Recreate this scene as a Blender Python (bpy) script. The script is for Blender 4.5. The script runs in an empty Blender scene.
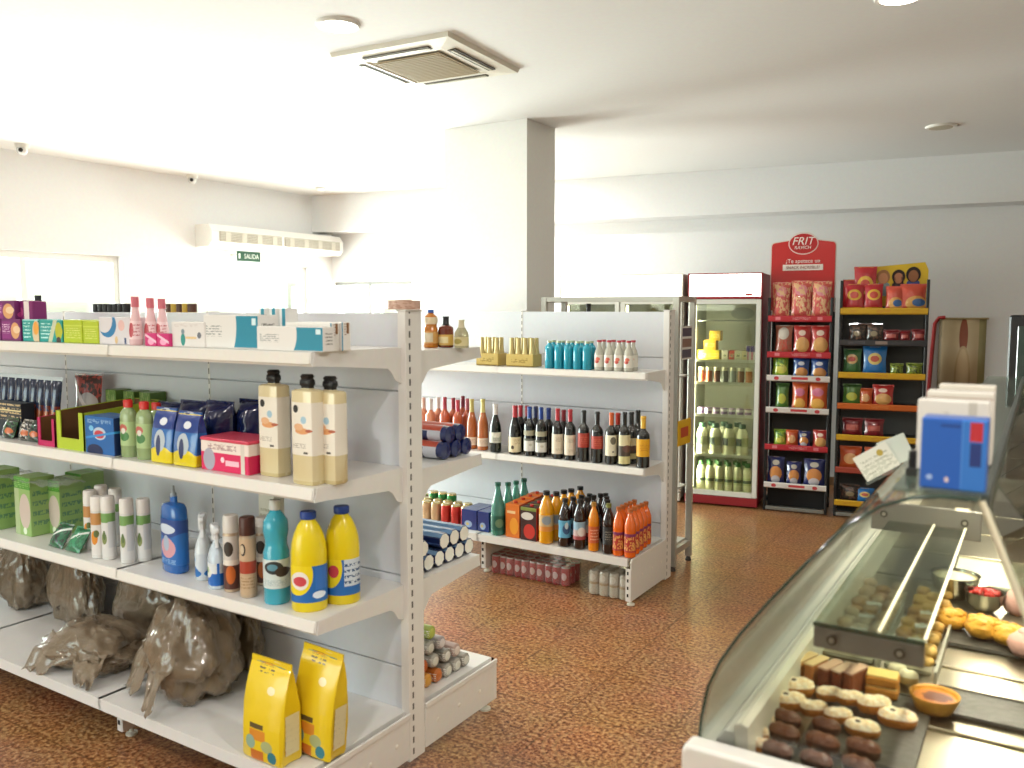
import bpy, math, random
from mathutils import Vector, Matrix
random.seed(7)
PI = math.pi
sc = bpy.context.scene
col = sc.collection
# ------------------------------------------------------------------ camera numbers (metres, Z up)
F = 850.0; PITCH = math.atan(74/850.); YAW = math.radians(32.0); EYE = 1.65
FW = Vector((-math.sin(YAW)*math.cos(PITCH), math.cos(YAW)*math.cos(PITCH), -math.sin(PITCH)))
RT = Vector((math.cos(YAW), math.sin(YAW), 0)); UP = RT.cross(FW)
def ray(px, py): return FW + RT*((px-512)/F) + UP*((384-py)/F)
def atz(px, py, z):
    d = ray(px, py); t = (z-EYE)/d.z; return Vector((t*d.x, t*d.y, z))
def S(px, Y, z):
    """point at depth Y and height z seen in image column px"""
    a = (px-512)/F; k = RT - FW*a
    return Vector((-(Y*k.y + (z-EYE)*k.z)/k.x, Y, z))
def ppm(p): return F/((Vector(p)-Vector((0, 0, EYE))).dot(FW))
# ------------------------------------------------------------------ materials
MATS = {}
def lin(h):
    h = h.lstrip('#'); c = [int(h[i:i+2], 16)/255 for i in (0, 2, 4)]
    return tuple((x/12.92 if x <= .04045 else ((x+.055)/1.055)**2.4) for x in c) + (1,)
def base_mat(name):
    m = bpy.data.materials.new(name); m.use_nodes = True
    return m, m.node_tree, m.node_tree.nodes['Principled BSDF']
def mat(hexc, rough=.5, metal=0., trans=0., emit=0., coat=0., bump=0., bscale=40., ior=1.45):
    key = (hexc, rough, metal, trans, emit, coat, bump, bscale)
    if key in MATS: return MATS[key]
    m, nt, b = base_mat('surface_' + hexc.strip('#'))
    c = lin(hexc)
    b.inputs['Base Color'].default_value = c; b.inputs['Roughness'].default_value = rough
    b.inputs['Metallic'].default_value = metal; b.inputs['Transmission Weight'].default_value = trans
    b.inputs['IOR'].default_value = ior; b.inputs['Coat Weight'].default_value = coat
    b.inputs['Coat Roughness'].default_value = .08
    n = nt.nodes.new('ShaderNodeTexNoise'); n.inputs['Scale'].default_value = bscale
    tc = nt.nodes.new('ShaderNodeTexCoord'); nt.links.new(tc.outputs['Object'], n.inputs['Vector'])
    if emit:
        b.inputs['Emission Color'].default_value = c; b.inputs['Emission Strength'].default_value = emit
    else:   # slight procedural variation
        mx = nt.nodes.new('ShaderNodeMix'); mx.data_type = 'RGBA'; mx.blend_type = 'MULTIPLY'
        mx.inputs[0].default_value = .08; mx.inputs[6].default_value = c
        nt.links.new(n.outputs['Color'], mx.inputs[7]); nt.links.new(mx.outputs[2], b.inputs['Base Color'])
    if bump:
        bp = nt.nodes.new('ShaderNodeBump'); bp.inputs['Strength'].default_value = bump; bp.inputs['Distance'].default_value = .01
        nt.links.new(n.outputs['Fac'], bp.inputs['Height']); nt.links.new(bp.outputs[0], b.inputs['Normal'])
    MATS[key] = m; return m
def printed(base, shapes, rough=.4, coat=.0, bump=0, bscale=20):
    """packaging print: shapes = (kind, x0, x1, z0, z1, colour) in the 0..1 box of the object; kind r rect, e ellipse, l text-like lines,
    d diagonal band (z0 + x*(z1-z0) thickness x1-x0), n noise blobs; suffix f = front face only, s = right side only, t = top only"""
    key = ('p', base, tuple(shapes), rough, coat, bump, bscale)
    if key in MATS: return MATS[key]
    m, nt, b = base_mat('print_' + base.strip('#'))
    N = nt.nodes; L = nt.links
    tc = N.new('ShaderNodeTexCoord'); sx = N.new('ShaderNodeSeparateXYZ'); L.new(tc.outputs['Generated'], sx.inputs[0])
    X, Yc, Z = sx.outputs
    def mth(op, a, c, d=None):
        n = N.new('ShaderNodeMath'); n.operation = op
        for i, v in enumerate((a, c, d)):
            if v is None: continue
            if isinstance(v, (int, float)): n.inputs[i].default_value = v
            else: L.new(v, n.inputs[i])
        return n.outputs[0]
    cur = None
    rgb = N.new('ShaderNodeRGB'); rgb.outputs[0].default_value = lin(base); cur = rgb.outputs[0]
    def rect(x0, x1, z0, z1, U=None):
        U = U or X
        a = mth('MULTIPLY', mth('GREATER_THAN', U, x0), mth('LESS_THAN', U, x1))
        return mth('MULTIPLY', a, mth('MULTIPLY', mth('GREATER_THAN', Z, z0), mth('LESS_THAN', Z, z1)))
    for s in shapes:
        k, x0, x1, z0, z1, c = s
        face = k[1:] ; k = k[0]
        U = Yc if face == 's' else X
        if k == 'r': mk = rect(x0, x1, z0, z1, U)
        elif k == 'e':
            dx = mth('DIVIDE', mth('SUBTRACT', U, (x0+x1)/2), (x1-x0)/2); dz = mth('DIVIDE', mth('SUBTRACT', Z, (z0+z1)/2), (z1-z0)/2)
            mk = mth('LESS_THAN', mth('ADD', mth('MULTIPLY', dx, dx), mth('MULTIPLY', dz, dz)), 1.0)
        elif k == 'l':
            n = N.new('ShaderNodeTexNoise'); n.inputs['Scale'].default_value = 14; L.new(tc.outputs['Generated'], n.inputs[0])
            w = mth('GREATER_THAN', mth('SINE', mth('MULTIPLY', Z, 55./max(.15, z1-z0)*.5), 0), .1)
            mk = mth('MULTIPLY', mth('MULTIPLY', rect(x0, x1, z0, z1, U), w), mth('GREATER_THAN', n.outputs['Fac'], .47))
        elif k == 'd':
            t = mth('SUBTRACT', Z, mth('ADD', mth('MULTIPLY', U, z1-z0), z0))
            mk = mth('MULTIPLY', mth('GREATER_THAN', t, x0), mth('LESS_THAN', t, x1))
        else:
            n = N.new('ShaderNodeTexNoise'); n.inputs['Scale'].default_value = 7; L.new(tc.outputs['Generated'], n.inputs[0])
            mk = mth('MULTIPLY', rect(x0, x1, z0, z1, U), mth('GREATER_THAN', n.outputs['Fac'], .52))
        if face == 'f': mk = mth('MULTIPLY', mk, mth('LESS_THAN', Yc, .02))
        if face == 's': mk = mth('MULTIPLY', mk, mth('GREATER_THAN', X, .98))
        if face == 't': mk = mth('MULTIPLY', mk, mth('GREATER_THAN', Z, .98))
        mx = N.new('ShaderNodeMix'); mx.data_type = 'RGBA'; L.new(mk, mx.inputs[0]); L.new(cur, mx.inputs[6]); mx.inputs[7].default_value = lin(c)
        cur = mx.outputs[2]
    L.new(cur, b.inputs['Base Color']); b.inputs['Roughness'].default_value = rough; b.inputs['Coat Weight'].default_value = coat
    if bump:
        n = N.new('ShaderNodeTexNoise'); n.inputs['Scale'].default_value = bscale; L.new(tc.outputs['Object'], n.inputs[0])
        bp = N.new('ShaderNodeBump'); bp.inputs['Strength'].default_value = bump; bp.inputs['Distance'].default_value = .012
        L.new(n.outputs['Fac'], bp.inputs['Height']); L.new(bp.outputs[0], b.inputs['Normal'])
    MATS[key] = m; return m
def glass(tint='#e9f5ef', refl=.09, haze=0.):
    key = ('g', tint, refl, haze)
    if key in MATS: return MATS[key]
    m, nt, b = base_mat('glass_pane'); nt.nodes.remove(b); N = nt.nodes; L = nt.links
    t = N.new('ShaderNodeBsdfTransparent'); t.inputs[0].default_value = lin(tint)
    g = N.new('ShaderNodeBsdfGlossy'); g.inputs['Roughness'].default_value = .03
    lw = N.new('ShaderNodeLayerWeight'); lw.inputs[0].default_value = .35
    mm = N.new('ShaderNodeMath'); mm.operation = 'MULTIPLY_ADD'; mm.inputs[1].default_value = .6; mm.inputs[2].default_value = refl*.5
    L.new(lw.outputs['Fresnel'], mm.inputs[0])
    mx = N.new('ShaderNodeMixShader'); L.new(mm.outputs[0], mx.inputs[0]); L.new(t.outputs[0], mx.inputs[1]); L.new(g.outputs[0], mx.inputs[2])
    out = mx.outputs[0]
    if haze:
        d = N.new('ShaderNodeBsdfDiffuse'); d.inputs[0].default_value = lin('#dfe3da'); m2 = N.new('ShaderNodeMixShader'); m2.inputs[0].default_value = haze
        L.new(out, m2.inputs[1]); L.new(d.outputs[0], m2.inputs[2]); out = m2.outputs[0]
    L.new(out, N['Material Output'].inputs[0]); MATS[key] = m; return m
def film(hexc, alpha=.5, rough=.25):
    key = ('f', hexc, alpha, rough)
    if key in MATS: return MATS[key]
    m, nt, b = base_mat('plastic_film'); b.inputs['Base Color'].default_value = lin(hexc); b.inputs['Alpha'].default_value = alpha
    b.inputs['Roughness'].default_value = rough; MATS[key] = m; return m
# ------------------------------------------------------------------ mesh builder
class MB:
    def __init__(s): s.v = []; s.f = []; s.m = []; s.sm = []
    def add(s, vs, fs, mi=0, smooth=False, M=None):
        o = len(s.v); s.v += [tuple(M @ Vector(p)) if M is not None else tuple(p) for p in vs]
        for f in fs: s.f.append([i+o for i in f]); s.m.append(mi); s.sm.append(smooth)
        return s
    def box(s, x0, x1, y0, y1, z0, z1, mi=0, b=0., M=None):
        if b <= 0:
            vs = [(x, y, z) for z in (z0, z1) for y in (y0, y1) for x in (x0, x1)]
            return s.add(vs, [(0, 2, 3, 1), (4, 5, 7, 6), (0, 1, 5, 4), (2, 6, 7, 3), (0, 4, 6, 2), (1, 3, 7, 5)], mi, False, M)
        b = min(b, (x1-x0)*.45, (y1-y0)*.45, (z1-z0)*.45)
        def ring(z, i):
            return [(x0+i+b, y0+i, z), (x1-i-b, y0+i, z), (x1-i, y0+i+b, z), (x1-i, y1-i-b, z), (x1-i-b, y1-i, z), (x0+i+b, y1-i, z), (x0+i, y1-i-b, z), (x0+i, y0+i+b, z)]
        return s.rings([ring(z0, b*.7), ring(z0+b, 0), ring(z1-b, 0), ring(z1, b*.7)], mi, False, M)
    def rings(s, R, mi=0, smooth=True, M=None, closed=True, caps=True):
        n = len(R[0]); vs = [p for r in R for p in r]; fs = []
        for i in range(len(R)-1):
            for j in range(n if closed else n-1):
                k = (j+1) % n; fs.append((i*n+j, i*n+k, (i+1)*n+k, (i+1)*n+j))
        if caps and closed: fs.append(tuple(range(n))[::-1]); fs.append(tuple((len(R)-1)*n+j for j in range(n)))
        return s.add(vs, fs, mi, smooth, M)
    def lathe(s, prof, seg=20, sx=1., sy=1., n=2., mi=0, M=None, smooth=True):
        R = []
        for z, r in prof:
            ring = []
            for j in range(seg):
                a = 2*PI*(j+.5)/seg; c, q = math.cos(a), math.sin(a)
                k = 1. if n == 2 else (abs(c)**n+abs(q)**n)**(-1./n)
                ring.append((r*k*c*sx, r*k*q*sy, z))
            R.append(ring)
        return s.rings(R, mi, smooth, M)
    def cyl(s, p0, p1, r, seg=14, mi=0, r1=None, smooth=True):
        p0 = Vector(p0); p1 = Vector(p1); d = p1-p0; q = d.to_track_quat('Z', 'Y').to_matrix().to_4x4(); q.translation = p0
        return s.lathe([(0, r), (d.length, r if r1 is None else r1)], seg, mi=mi, M=q, smooth=smooth)
    def tube(s, pts, r, seg=8, mi=0):
        R = []; P = [Vector(p) for p in pts]
        for i, p in enumerate(P):
            d = (P[min(i+1, len(P)-1)]-P[max(i-1, 0)]); q = d.to_track_quat('Z', 'Y').to_matrix()
            R.append([tuple(p + q @ Vector((r*math.cos(2*PI*j/seg), r*math.sin(2*PI*j/seg), 0))) for j in range(seg)])
        return s.rings(R, mi)
    def prism(s, poly, a, b, axis='x', mi=0, M=None):
        def P(u, v, w): return {'x': (w, u, v), 'y': (u, w, v), 'z': (u, v, w)}[axis]
        n = len(poly)
        vs = [P(u, v, a) for u, v in poly] + [P(u, v, b) for u, v in poly]
        fs = [tuple(range(n))[::-1], tuple(range(n, 2*n))] + [(i, (i+1) % n, n+(i+1) % n, n+i) for i in range(n)]
        return s.add(vs, fs, mi, False, M)
    def ball(s, c, rx, ry=None, rz=None, seg=12, rg=8, mi=0, bumpy=0., sd=0):
        ry = ry or rx; rz = rz or rx; rnd = random.Random(sd); R = []
        for i in range(rg+1):
            t = PI*i/rg - PI/2; rr = max(math.cos(t), .02)
            R.append([(c[0]+rx*rr*math.cos(2*PI*j/seg)*(1+bumpy*rnd.uniform(-1, 1)), c[1]+ry*rr*math.sin(2*PI*j/seg)*(1+bumpy*rnd.uniform(-1, 1)), c[2]+rz*math.sin(t)) for j in range(seg)])
        return s.rings(R, mi)
def mesh(mb, mats, key=None):
    me = bpy.data.meshes.new('mesh'); me.from_pydata(mb.v, [], mb.f)
    for m in (mats if isinstance(mats, (list, tuple)) else [mats]): me.materials.append(m)
    me.polygons.foreach_set('material_index', mb.m); me.polygons.foreach_set('use_smooth', mb.sm)
    me.validate(); me.update()
    import bmesh
    bm = bmesh.new(); bm.from_mesh(me); bmesh.ops.recalc_face_normals(bm, faces=bm.faces); bm.to_mesh(me); bm.free()
    if any(mb.sm):
        try: me.set_sharp_from_angle(angle=math.radians(42))
        except Exception: pass
    return me
def obj(name, mb, mats, parent=None, loc=None, rot=None):
    me = mb if isinstance(mb, bpy.types.Mesh) else mesh(mb, mats)
    o = bpy.data.objects.new(name, me); col.objects.link(o)
    if parent is not None: o.parent = parent
    if loc is not None: o.location = loc
    if rot is not None: o.rotation_euler = rot
    return o
def tag(o, label, cat, group=None, kind=None):
    o['label'] = label; o['category'] = cat
    if group: o['group'] = group
    if kind: o['kind'] = kind
    return o
def thing(name, label, cat, loc=(0, 0, 0), rz=0., group=None, tilt=None):
    o = bpy.data.objects.new(name, None); col.objects.link(o); o.location = loc; o.rotation_euler = tilt or (0, 0, rz)
    o.empty_display_size = .05
    return tag(o, label, cat, group)
def struct(name, mb, m, parent=None):
    o = obj(name, mb, m, parent)
    if parent is None: o['kind'] = 'structure'
    return o
def copy_tree(o, parent=None):
    c = o.copy(); col.objects.link(c); c.parent = parent
    for ch in list(o.children): copy_tree(ch, c)
    return c
def text(name, body, size, m, parent, loc, rot=(PI/2, 0, 0), ext=.001, align='CENTER', shear=0., sx=1.):
    cu = bpy.data.curves.new(name, 'FONT'); cu.body = body; cu.size = size; cu.extrude = ext; cu.align_x = align; cu.align_y = 'CENTER'; cu.shear = shear
    cu.materials.append(m); o = bpy.data.objects.new(name, cu); col.objects.link(o); o.scale = (sx, 1, 1)
    bpy.context.view_layer.update(); me = bpy.data.meshes.new_from_object(o.evaluated_get(bpy.context.evaluated_depsgraph_get())); bpy.data.objects.remove(o)
    o = bpy.data.objects.new(name, me); col.objects.link(o); o.parent = parent; o.location = loc; o.rotation_euler = rot; o.scale = (sx, 1, 1)
    if not me.materials: me.materials.append(m)
    return o
# ------------------------------------------------------------------ palette
WHITE = mat('#e6e4de', .45); WALLM = mat('#e3e2e2', .8); METALW = mat('#e4e1dc', .35, coat=.2); PANEL = mat('#d8dadf', .4)
BLACK = mat('#141416', .35); STEEL = mat('#b8b3a4', .28, 1.); DARKG = mat('#33332f', .4); GREYM = mat('#9c9c96', .35, .6)
# ================================================================== ROOM
TH = math.radians(8.5); BU = Vector((math.cos(TH), math.sin(TH), 0)); BN = Vector((-math.sin(TH), math.cos(TH), 0)); BP = Vector((-2.55, 6.87, 0))
def B(s, t, z=0.): return BP + BU*s + BN*t + Vector((0, 0, z))
MB_ = Matrix.Translation(BP) @ Matrix.Rotation(TH, 4, 'Z')
CEIL = 2.95; LX = -7.2; RX = 2.4; NY = -2.6
# floor: glossy speckled brown tiles with ring ornaments
def floor_mat():
    m, nt, b = base_mat('speckled_brown_tiles'); N = nt.nodes; L = nt.links
    tc = N.new('ShaderNodeTexCoord'); sx = N.new('ShaderNodeSeparateXYZ'); L.new(tc.outputs['Object'], sx.inputs[0])
    def mth(op, *a):
        n = N.new('ShaderNodeMath'); n.operation = op
        for i, v in enumerate(a):
            if isinstance(v, (int, float)): n.inputs[i].default_value = v
            else: L.new(v, n.inputs[i])
        return n.outputs[0]
    T = .42
    u = mth('FRACT', mth('DIVIDE', mth('ADD', sx.outputs[0], 20.07), T)); v = mth('FRACT', mth('DIVIDE', mth('ADD', sx.outputs[1], 20.12), T))
    du = mth('ABSOLUTE', mth('SUBTRACT', u, .5)); dv = mth('ABSOLUTE', mth('SUBTRACT', v, .5))
    edge = mth('GREATER_THAN', mth('MAXIMUM', du, dv), .491)
    r = mth('SQRT', mth('ADD', mth('MULTIPLY', du, du), mth('MULTIPLY', dv, dv)))
    ring = mth('MULTIPLY', mth('GREATER_THAN', mth('SINE', mth('MULTIPLY', r, 62.)), .55), mth('MULTIPLY', mth('GREATER_THAN', r, .28), mth('LESS_THAN', r, .47)))
    n1 = N.new('ShaderNodeTexNoise'); n1.inputs['Scale'].default_value = 60; n1.inputs['Detail'].default_value = 4; n1.inputs['Roughness'].default_value = .65; L.new(tc.outputs['Object'], n1.inputs[0])
    n2 = N.new('ShaderNodeTexNoise'); n2.inputs['Scale'].default_value = 3.; n2.inputs['Detail'].default_value = 3; L.new(tc.outputs['Object'], n2.inputs[0])
    cr = N.new('ShaderNodeValToRGB'); e = cr.color_ramp.elements
    e[0].position = .33; e[0].color = lin('#52321f'); e[1].position = .66; e[1].color = lin('#c0966a')
    for p, c in ((.43, '#774a2e'), (.5, '#96643f'), (.56, '#a87a50')):
        q = e.new(p); q.color = lin(c)
    L.new(n1.outputs['Fac'], cr.inputs[0])
    def mix(f, a, c, bl='MIX'):
        x = N.new('ShaderNodeMix'); x.data_type = 'RGBA'; x.blend_type = bl
        if isinstance(f, float): x.inputs[0].default_value = f
        else: L.new(f, x.inputs[0])
        L.new(a, x.inputs[6])
        if isinstance(c, tuple): x.inputs[7].default_value = c
        else: L.new(c, x.inputs[7])
        return x.outputs[2]
    c = mix(.25, cr.outputs[0], n2.outputs['Color'], 'OVERLAY')
    c = mix(mth('MULTIPLY', ring, .3), c, lin('#b08c5e')); c = mix(mth('MULTIPLY', edge, .55), c, lin('#5a3c22'))
    L.new(c, b.inputs['Base Color']); b.inputs['Roughness'].default_value = .3; b.inputs['Specular IOR Level'].default_value = .35
    return m
fl = MB().box(LX-.2, RX+.2, NY-.2, 9.4, -.1, 0); struct('floor', fl, floor_mat())
struct('ceiling', MB().box(LX-.2, RX+.2, NY-.2, 9.4, CEIL, CEIL+.12), mat('#e2e1df', .85))
# left wall with two window openings
WZ0, WZ1 = .25, 2.14
lw = MB(); W1 = (2.2, 4.77); W2 = (5.40, 7.12)
for y0, y1 in ((NY-.2, W1[0]), (W1[1], W2[0]), (W2[1], 7.7)): lw.box(LX-.2, LX, y0, y1, 0, CEIL)
for y0, y1 in (W1, W2): lw.box(LX-.2, LX, y0, y1, 0, WZ0); lw.box(LX-.2, LX, y0, y1, WZ1, CEIL)
struct('wall_left', lw, WALLM)
# back wall (turned 8.5 degrees) with a window at its left
TW = 1.3; BW = (-4.62, -3.42)
bw = MB()
bw.box(-4.95, BW[0], TW, TW+.2, 0, CEIL, M=MB_); bw.box(BW[1], 6.0, TW, TW+.2, 0, CEIL, M=MB_)
bw.box(BW[0], BW[1], TW, TW+.2, 0, .1, M=MB_); bw.box(BW[0], BW[1], TW, TW+.2, 1.98, CEIL, M=MB_)
struct('wall_back', bw, WALLM)
struct('trim_1', MB().box(-4.9, 6.0, .99, TW-.001, 2.54, CEIL-.001, M=MB_), WALLM)
struct('wall_right', MB().box(RX, RX+.2, NY-.2, 9.4, 0, CEIL-.001), mat('#cfc9bd', .8))
struct('baseboard_back', MB().box(-3.3, 5.6, TW-.015, TW-.001, .0, .08, M=MB_), mat('#8a6a4c', .4))
# pillar
pa = atz(527, 118, CEIL); PX1 = pa.x; PY0 = pa.y; PX0 = S(445, PY0, 2.0).x; PY1 = atz(558, 128, CEIL).y
struct('wall_pillar', MB().box(PX0, PX1, PY0, PY1, 0, CEIL-.001), mat('#e4e2de', .8))
FRM = mat('#e8e8e4', .4); GP = glass('#f4faf6', .05)
def window_l(i, y0, y1):
    f = MB(); x0, x1 = LX-.12, LX-.06
    n = 3 if y1-y0 > 2 else 2
    f.box(x0, x1, y0+.001, y1-.001, WZ0+.001, WZ0+.06); f.box(x0, x1, y0+.001, y1-.001, WZ1-.06, WZ1-.001)
    for k in range(n+1):
        y = y0+.025+(y1-y0-.05)*k/n; f.box(x0, x1, y-.024, y+.024, WZ0+.06, WZ1-.06)
    w = struct('window_%d' % i, f, FRM)
    obj('pane', MB().box(x0+.025, x0+.031, y0+.03, y1-.03, WZ0+.03, WZ1-.03), GP, w)
window_l(1, *W1); window_l(2, *W2)
fw_ = MB().box(LX+.001, -6.2, NY-.2, NY, 0, CEIL-.001).box(-2.2, RX-.001, NY-.2, NY, 0, CEIL-.001).box(-6.2, -2.2, NY-.2, NY, 0, .3).box(-6.2, -2.2, NY-.2, NY, 2.3, CEIL-.001)
struct('wall_front', fw_, mat('#cfc9bd', .8))
f = MB()
for k in range(4): f.box(-6.19+k*1.315, -6.15+k*1.315, NY-.14, NY-.08, .301, 2.299)
f.box(-6.15, -2.2, NY-.14, NY-.08, .301, .35).box(-6.15, -2.2, NY-.14, NY-.08, 2.25, 2.299)
w_fill = struct('window_4', f, FRM); obj('pane', MB().box(-6.15, -2.25, NY-.113, NY-.107, .33, 2.27), GP, w_fill)  # added window, unseen behind the camera, only to let in fill light
f = MB()
for s in (BW[0]+.02, (BW[0]+BW[1])/2, BW[1]-.02): f.box(s-.018, s+.018, TW+.06, TW+.12, .1, 1.979, M=MB_)
f.box(BW[0]+.001, BW[1]-.001, TW+.06, TW+.12, 1.94, 1.979, M=MB_); f.box(BW[0]+.001, BW[1]-.001, TW+.06, TW+.12, .101, .16, M=MB_)
w3 = struct('window_3', f, mat('#9b9b96', .4))
obj('pane', MB().box(BW[0]+.03, BW[1]-.03, TW+.085, TW+.091, .13, 1.96, M=MB_), GP, w3)
# ------------------------------------------------------------------ lights
def area(name, loc, rot, sx, sy, e, c=(1, 1, 1), spread=None):
    l = bpy.data.lights.new(name, 'AREA'); l.shape = 'RECTANGLE'; l.size = sx; l.size_y = sy; l.energy = e; l.color = c
    if spread: l.spread = spread
    o = bpy.data.objects.new(name, l); col.objects.link(o); o.location = loc; o.rotation_euler = rot; return o
DAY = (.97, .985, 1.)
for y0, y1, e in ((W1[0], W1[1], 430), (W2[0], W2[1], 380)):
    area('daylight_or_fill', (LX-.35, (y0+y1)/2, (WZ0+WZ1)/2), (0, -PI/2, 0), WZ1-WZ0, y1-y0, e, DAY)
q = B((BW[0]+BW[1])/2, TW+.35, 1.04)
area('daylight_or_fill', q, (-PI/2, 0, TH), BW[1]-BW[0], 1.85, 280, DAY)
area('daylight_or_fill', (-4.2, NY-.35, 1.3), (PI/2, 0, 0), 4.0, 2.0, 75, (1, .99, .97))  # added fill for the near shelving, outside the made-up front window
wd = bpy.data.worlds.new('sky'); sc.world = wd; wd.use_nodes = True; wn = wd.node_tree.nodes
sky = wn.new('ShaderNodeTexSky'); sky.sky_type = 'NISHITA'; sky.sun_disc = False; sky.sun_elevation = math.radians(50); sky.sun_rotation = math.radians(200)
wd.node_tree.links.new(sky.outputs[0], wn['Background'].inputs[0]); wn['Background'].inputs[1].default_value = .35
def ceiling_lamp(p, on, label, r=.085, e=40, group=None):
    t = thing('ceiling_lamp', label, 'ceiling lamp', (p.x, p.y, CEIL), group=group)
    obj('trim_ring', MB().lathe([(-.012, r*.93), (-.014, r*1.12), (-.006, r*1.2), (0, r*1.2)], 28), mat('#e8e6e0', .4), t)
    obj('diffuser', MB().lathe([(-.016, r*.3), (-.015, r*.9), (-.004, r*.92)], 24), mat('#fff6e6', .5, emit=14 if on else 0) if on else mat('#b9b09a', .5), t)
    if on:
        l = bpy.data.lights.new('lamp_or_fill_glow', 'AREA'); l.shape = 'DISK'; l.size = r*1.8; l.energy = e; l.color = (1., .94, .84)
        o = bpy.data.objects.new('lamp_or_fill_glow', l); col.objects.link(o); o.location = (p.x, p.y, CEIL-.02)
    return t
ceiling_lamp(atz(338, 24, CEIL), True, 'lit round recessed lamp beside the square ceiling vent', e=12)
ceiling_lamp(atz(900, -5, CEIL), True, 'lit round recessed lamp cut by the top edge at right', e=8)
ceiling_lamp(atz(941, 126, CEIL), False, 'unlit round recessed lamp above the snack racks')
ceiling_lamp(atz(376, 197, CEIL), True, 'small round recessed lamp far left of the pillar, near the back wall', r=.08, e=20)
for q in ((-4.9, .6), (-.9, -.3), (.7, 1.2), (-2.9, -.6), (-4.9, -1.4), (-4.4, 6.6)):  # added fill lights at ceiling height, unseen and without lamp bodies
    l = bpy.data.lights.new('lamp_or_fill_glow', 'AREA'); l.shape = 'DISK'; l.size = .16; l.energy = (34 if q[0] > -1 else 14) if q[1] < 5 else 35; l.color = (1., .98, .95)
    o = bpy.data.objects.new('lamp_or_fill_glow', l); col.objects.link(o); o.location = (q[0], q[1], CEIL-.02)
# ------------------------------------------------------------------ ceiling cassette
t = thing('ceiling_vent', 'square white ceiling air conditioner with brown grille', 'air conditioner', (-2.805, 3.655, CEIL), math.radians(3.5))
R_ = .35
obj('panel', MB().rings([[(x*k, y*k, z) for x, y in ((-R_, -R_), (R_, -R_), (R_, R_), (-R_, R_))] for k, z in ((1.02, 0), (1., -.022), (.66, -.034), (.64, -.026))], smooth=False), mat('#e3dfd2', .45), t)
g = MB().box(-.2, .2, -.2, .2, -.0365, -.0335)
for k in range(17): g.box(-.19, .19, -.19+k*.0235, -.181+k*.0235, -.041, -.0365)
obj('grille', g, mat('#a8987a', .6), t)
for k in range(4):
    M = Matrix.Rotation(k*PI/2, 4, 'Z')
    obj('air_slot', MB().box(-.2, .2, -.295, -.252, -.0345, -.0295, M=M), mat('#4a4334', .6), t)
    obj('louver', MB().box(-.195, .195, -.28, -.268, -.038, -.0345, M=M), mat('#b9b3a0', .4), t)
# air curtain on the left wall
t = thing('air_curtain', 'long white air conditioner unit high on the left wall', 'air conditioner', (LX, 6.50, 2.275))
pf = [(0, .0), (.2, .0), (.25, .05), (.25, .15), (.2, .22), (0, .22)]
b = MB().prism([(a, c) for a, c in pf], -.92, .92, 'y'); obj('housing', b, mat('#efece6', .4), t)
for y0, y1 in ((-.83, -.02), (.02, .86)):
    gr = MB().box(.2505, .256, y0, y1, .052, .152)
    o = obj('grille', gr, mat('#a8a193', .6), t)
    lv = MB()
    for k in range(6): lv.box(.256, .259, y0+.01, y1-.01, .06+k*.016, .066+k*.016)
    for k in range(4): lv.box(.256, .26, y0+(y1-y0)*(k+.5)/4-.03, y0+(y1-y0)*(k+.5)/4+.03, .056, .148)
    obj('louver', lv, mat('#cfc9bb', .5), o)
# exit sign
t = thing('exit_sign', 'small green exit sign under the long air conditioner', 'sign', (LX+.26, 6.02, 2.19), 0)
obj('sign_board', MB().box(-.006, .006, -.15, .15, -.045, .055, b=.003), mat('#24543c', .5), t)
obj('bracket', MB().box(-.26, -.006, -.01, .01, .02, .04), mat('#d8d8d4', .4), t)
text('lettering', 'SALIDA', .068, mat('#e8efe6', .5), t, (.008, .03, .003), (PI/2, 0, PI/2), sx=.85)
obj('pictogram', MB().box(.006, .008, -.135, -.112, -.02, .03), mat('#e8efe6', .5), t)
# security cameras
for px, py, lb in ((22, 147, 'small white dome security camera at the far left of the ceiling'), (192, 178, 'small white security camera left of the long air conditioner')):
    p = atz(px, py-3, CEIL); p.x = max(p.x, LX+.1)
    t = thing('security_camera', lb, 'camera', (p.x, p.y, CEIL))
    obj('mount', MB().lathe([(-.03, .05), (0, .055)], 20), WHITE, t); obj('dome', MB().ball((0, 0, -.045), .042), mat('#d9d9d6', .2), t)
    obj('lens', MB().ball((.028, -.028, -.052), .017), BLACK, t)
p = atz(310, 192, CEIL)
t = thing('smoke_detector', 'tiny white ceiling sensor by the back left corner', 'sensor', (max(p.x, -6.6), p.y-.2, CEIL)); obj('housing', MB().lathe([(-.035, .03), (-.02, .05), (0, .05)], 18), WHITE, t)
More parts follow.
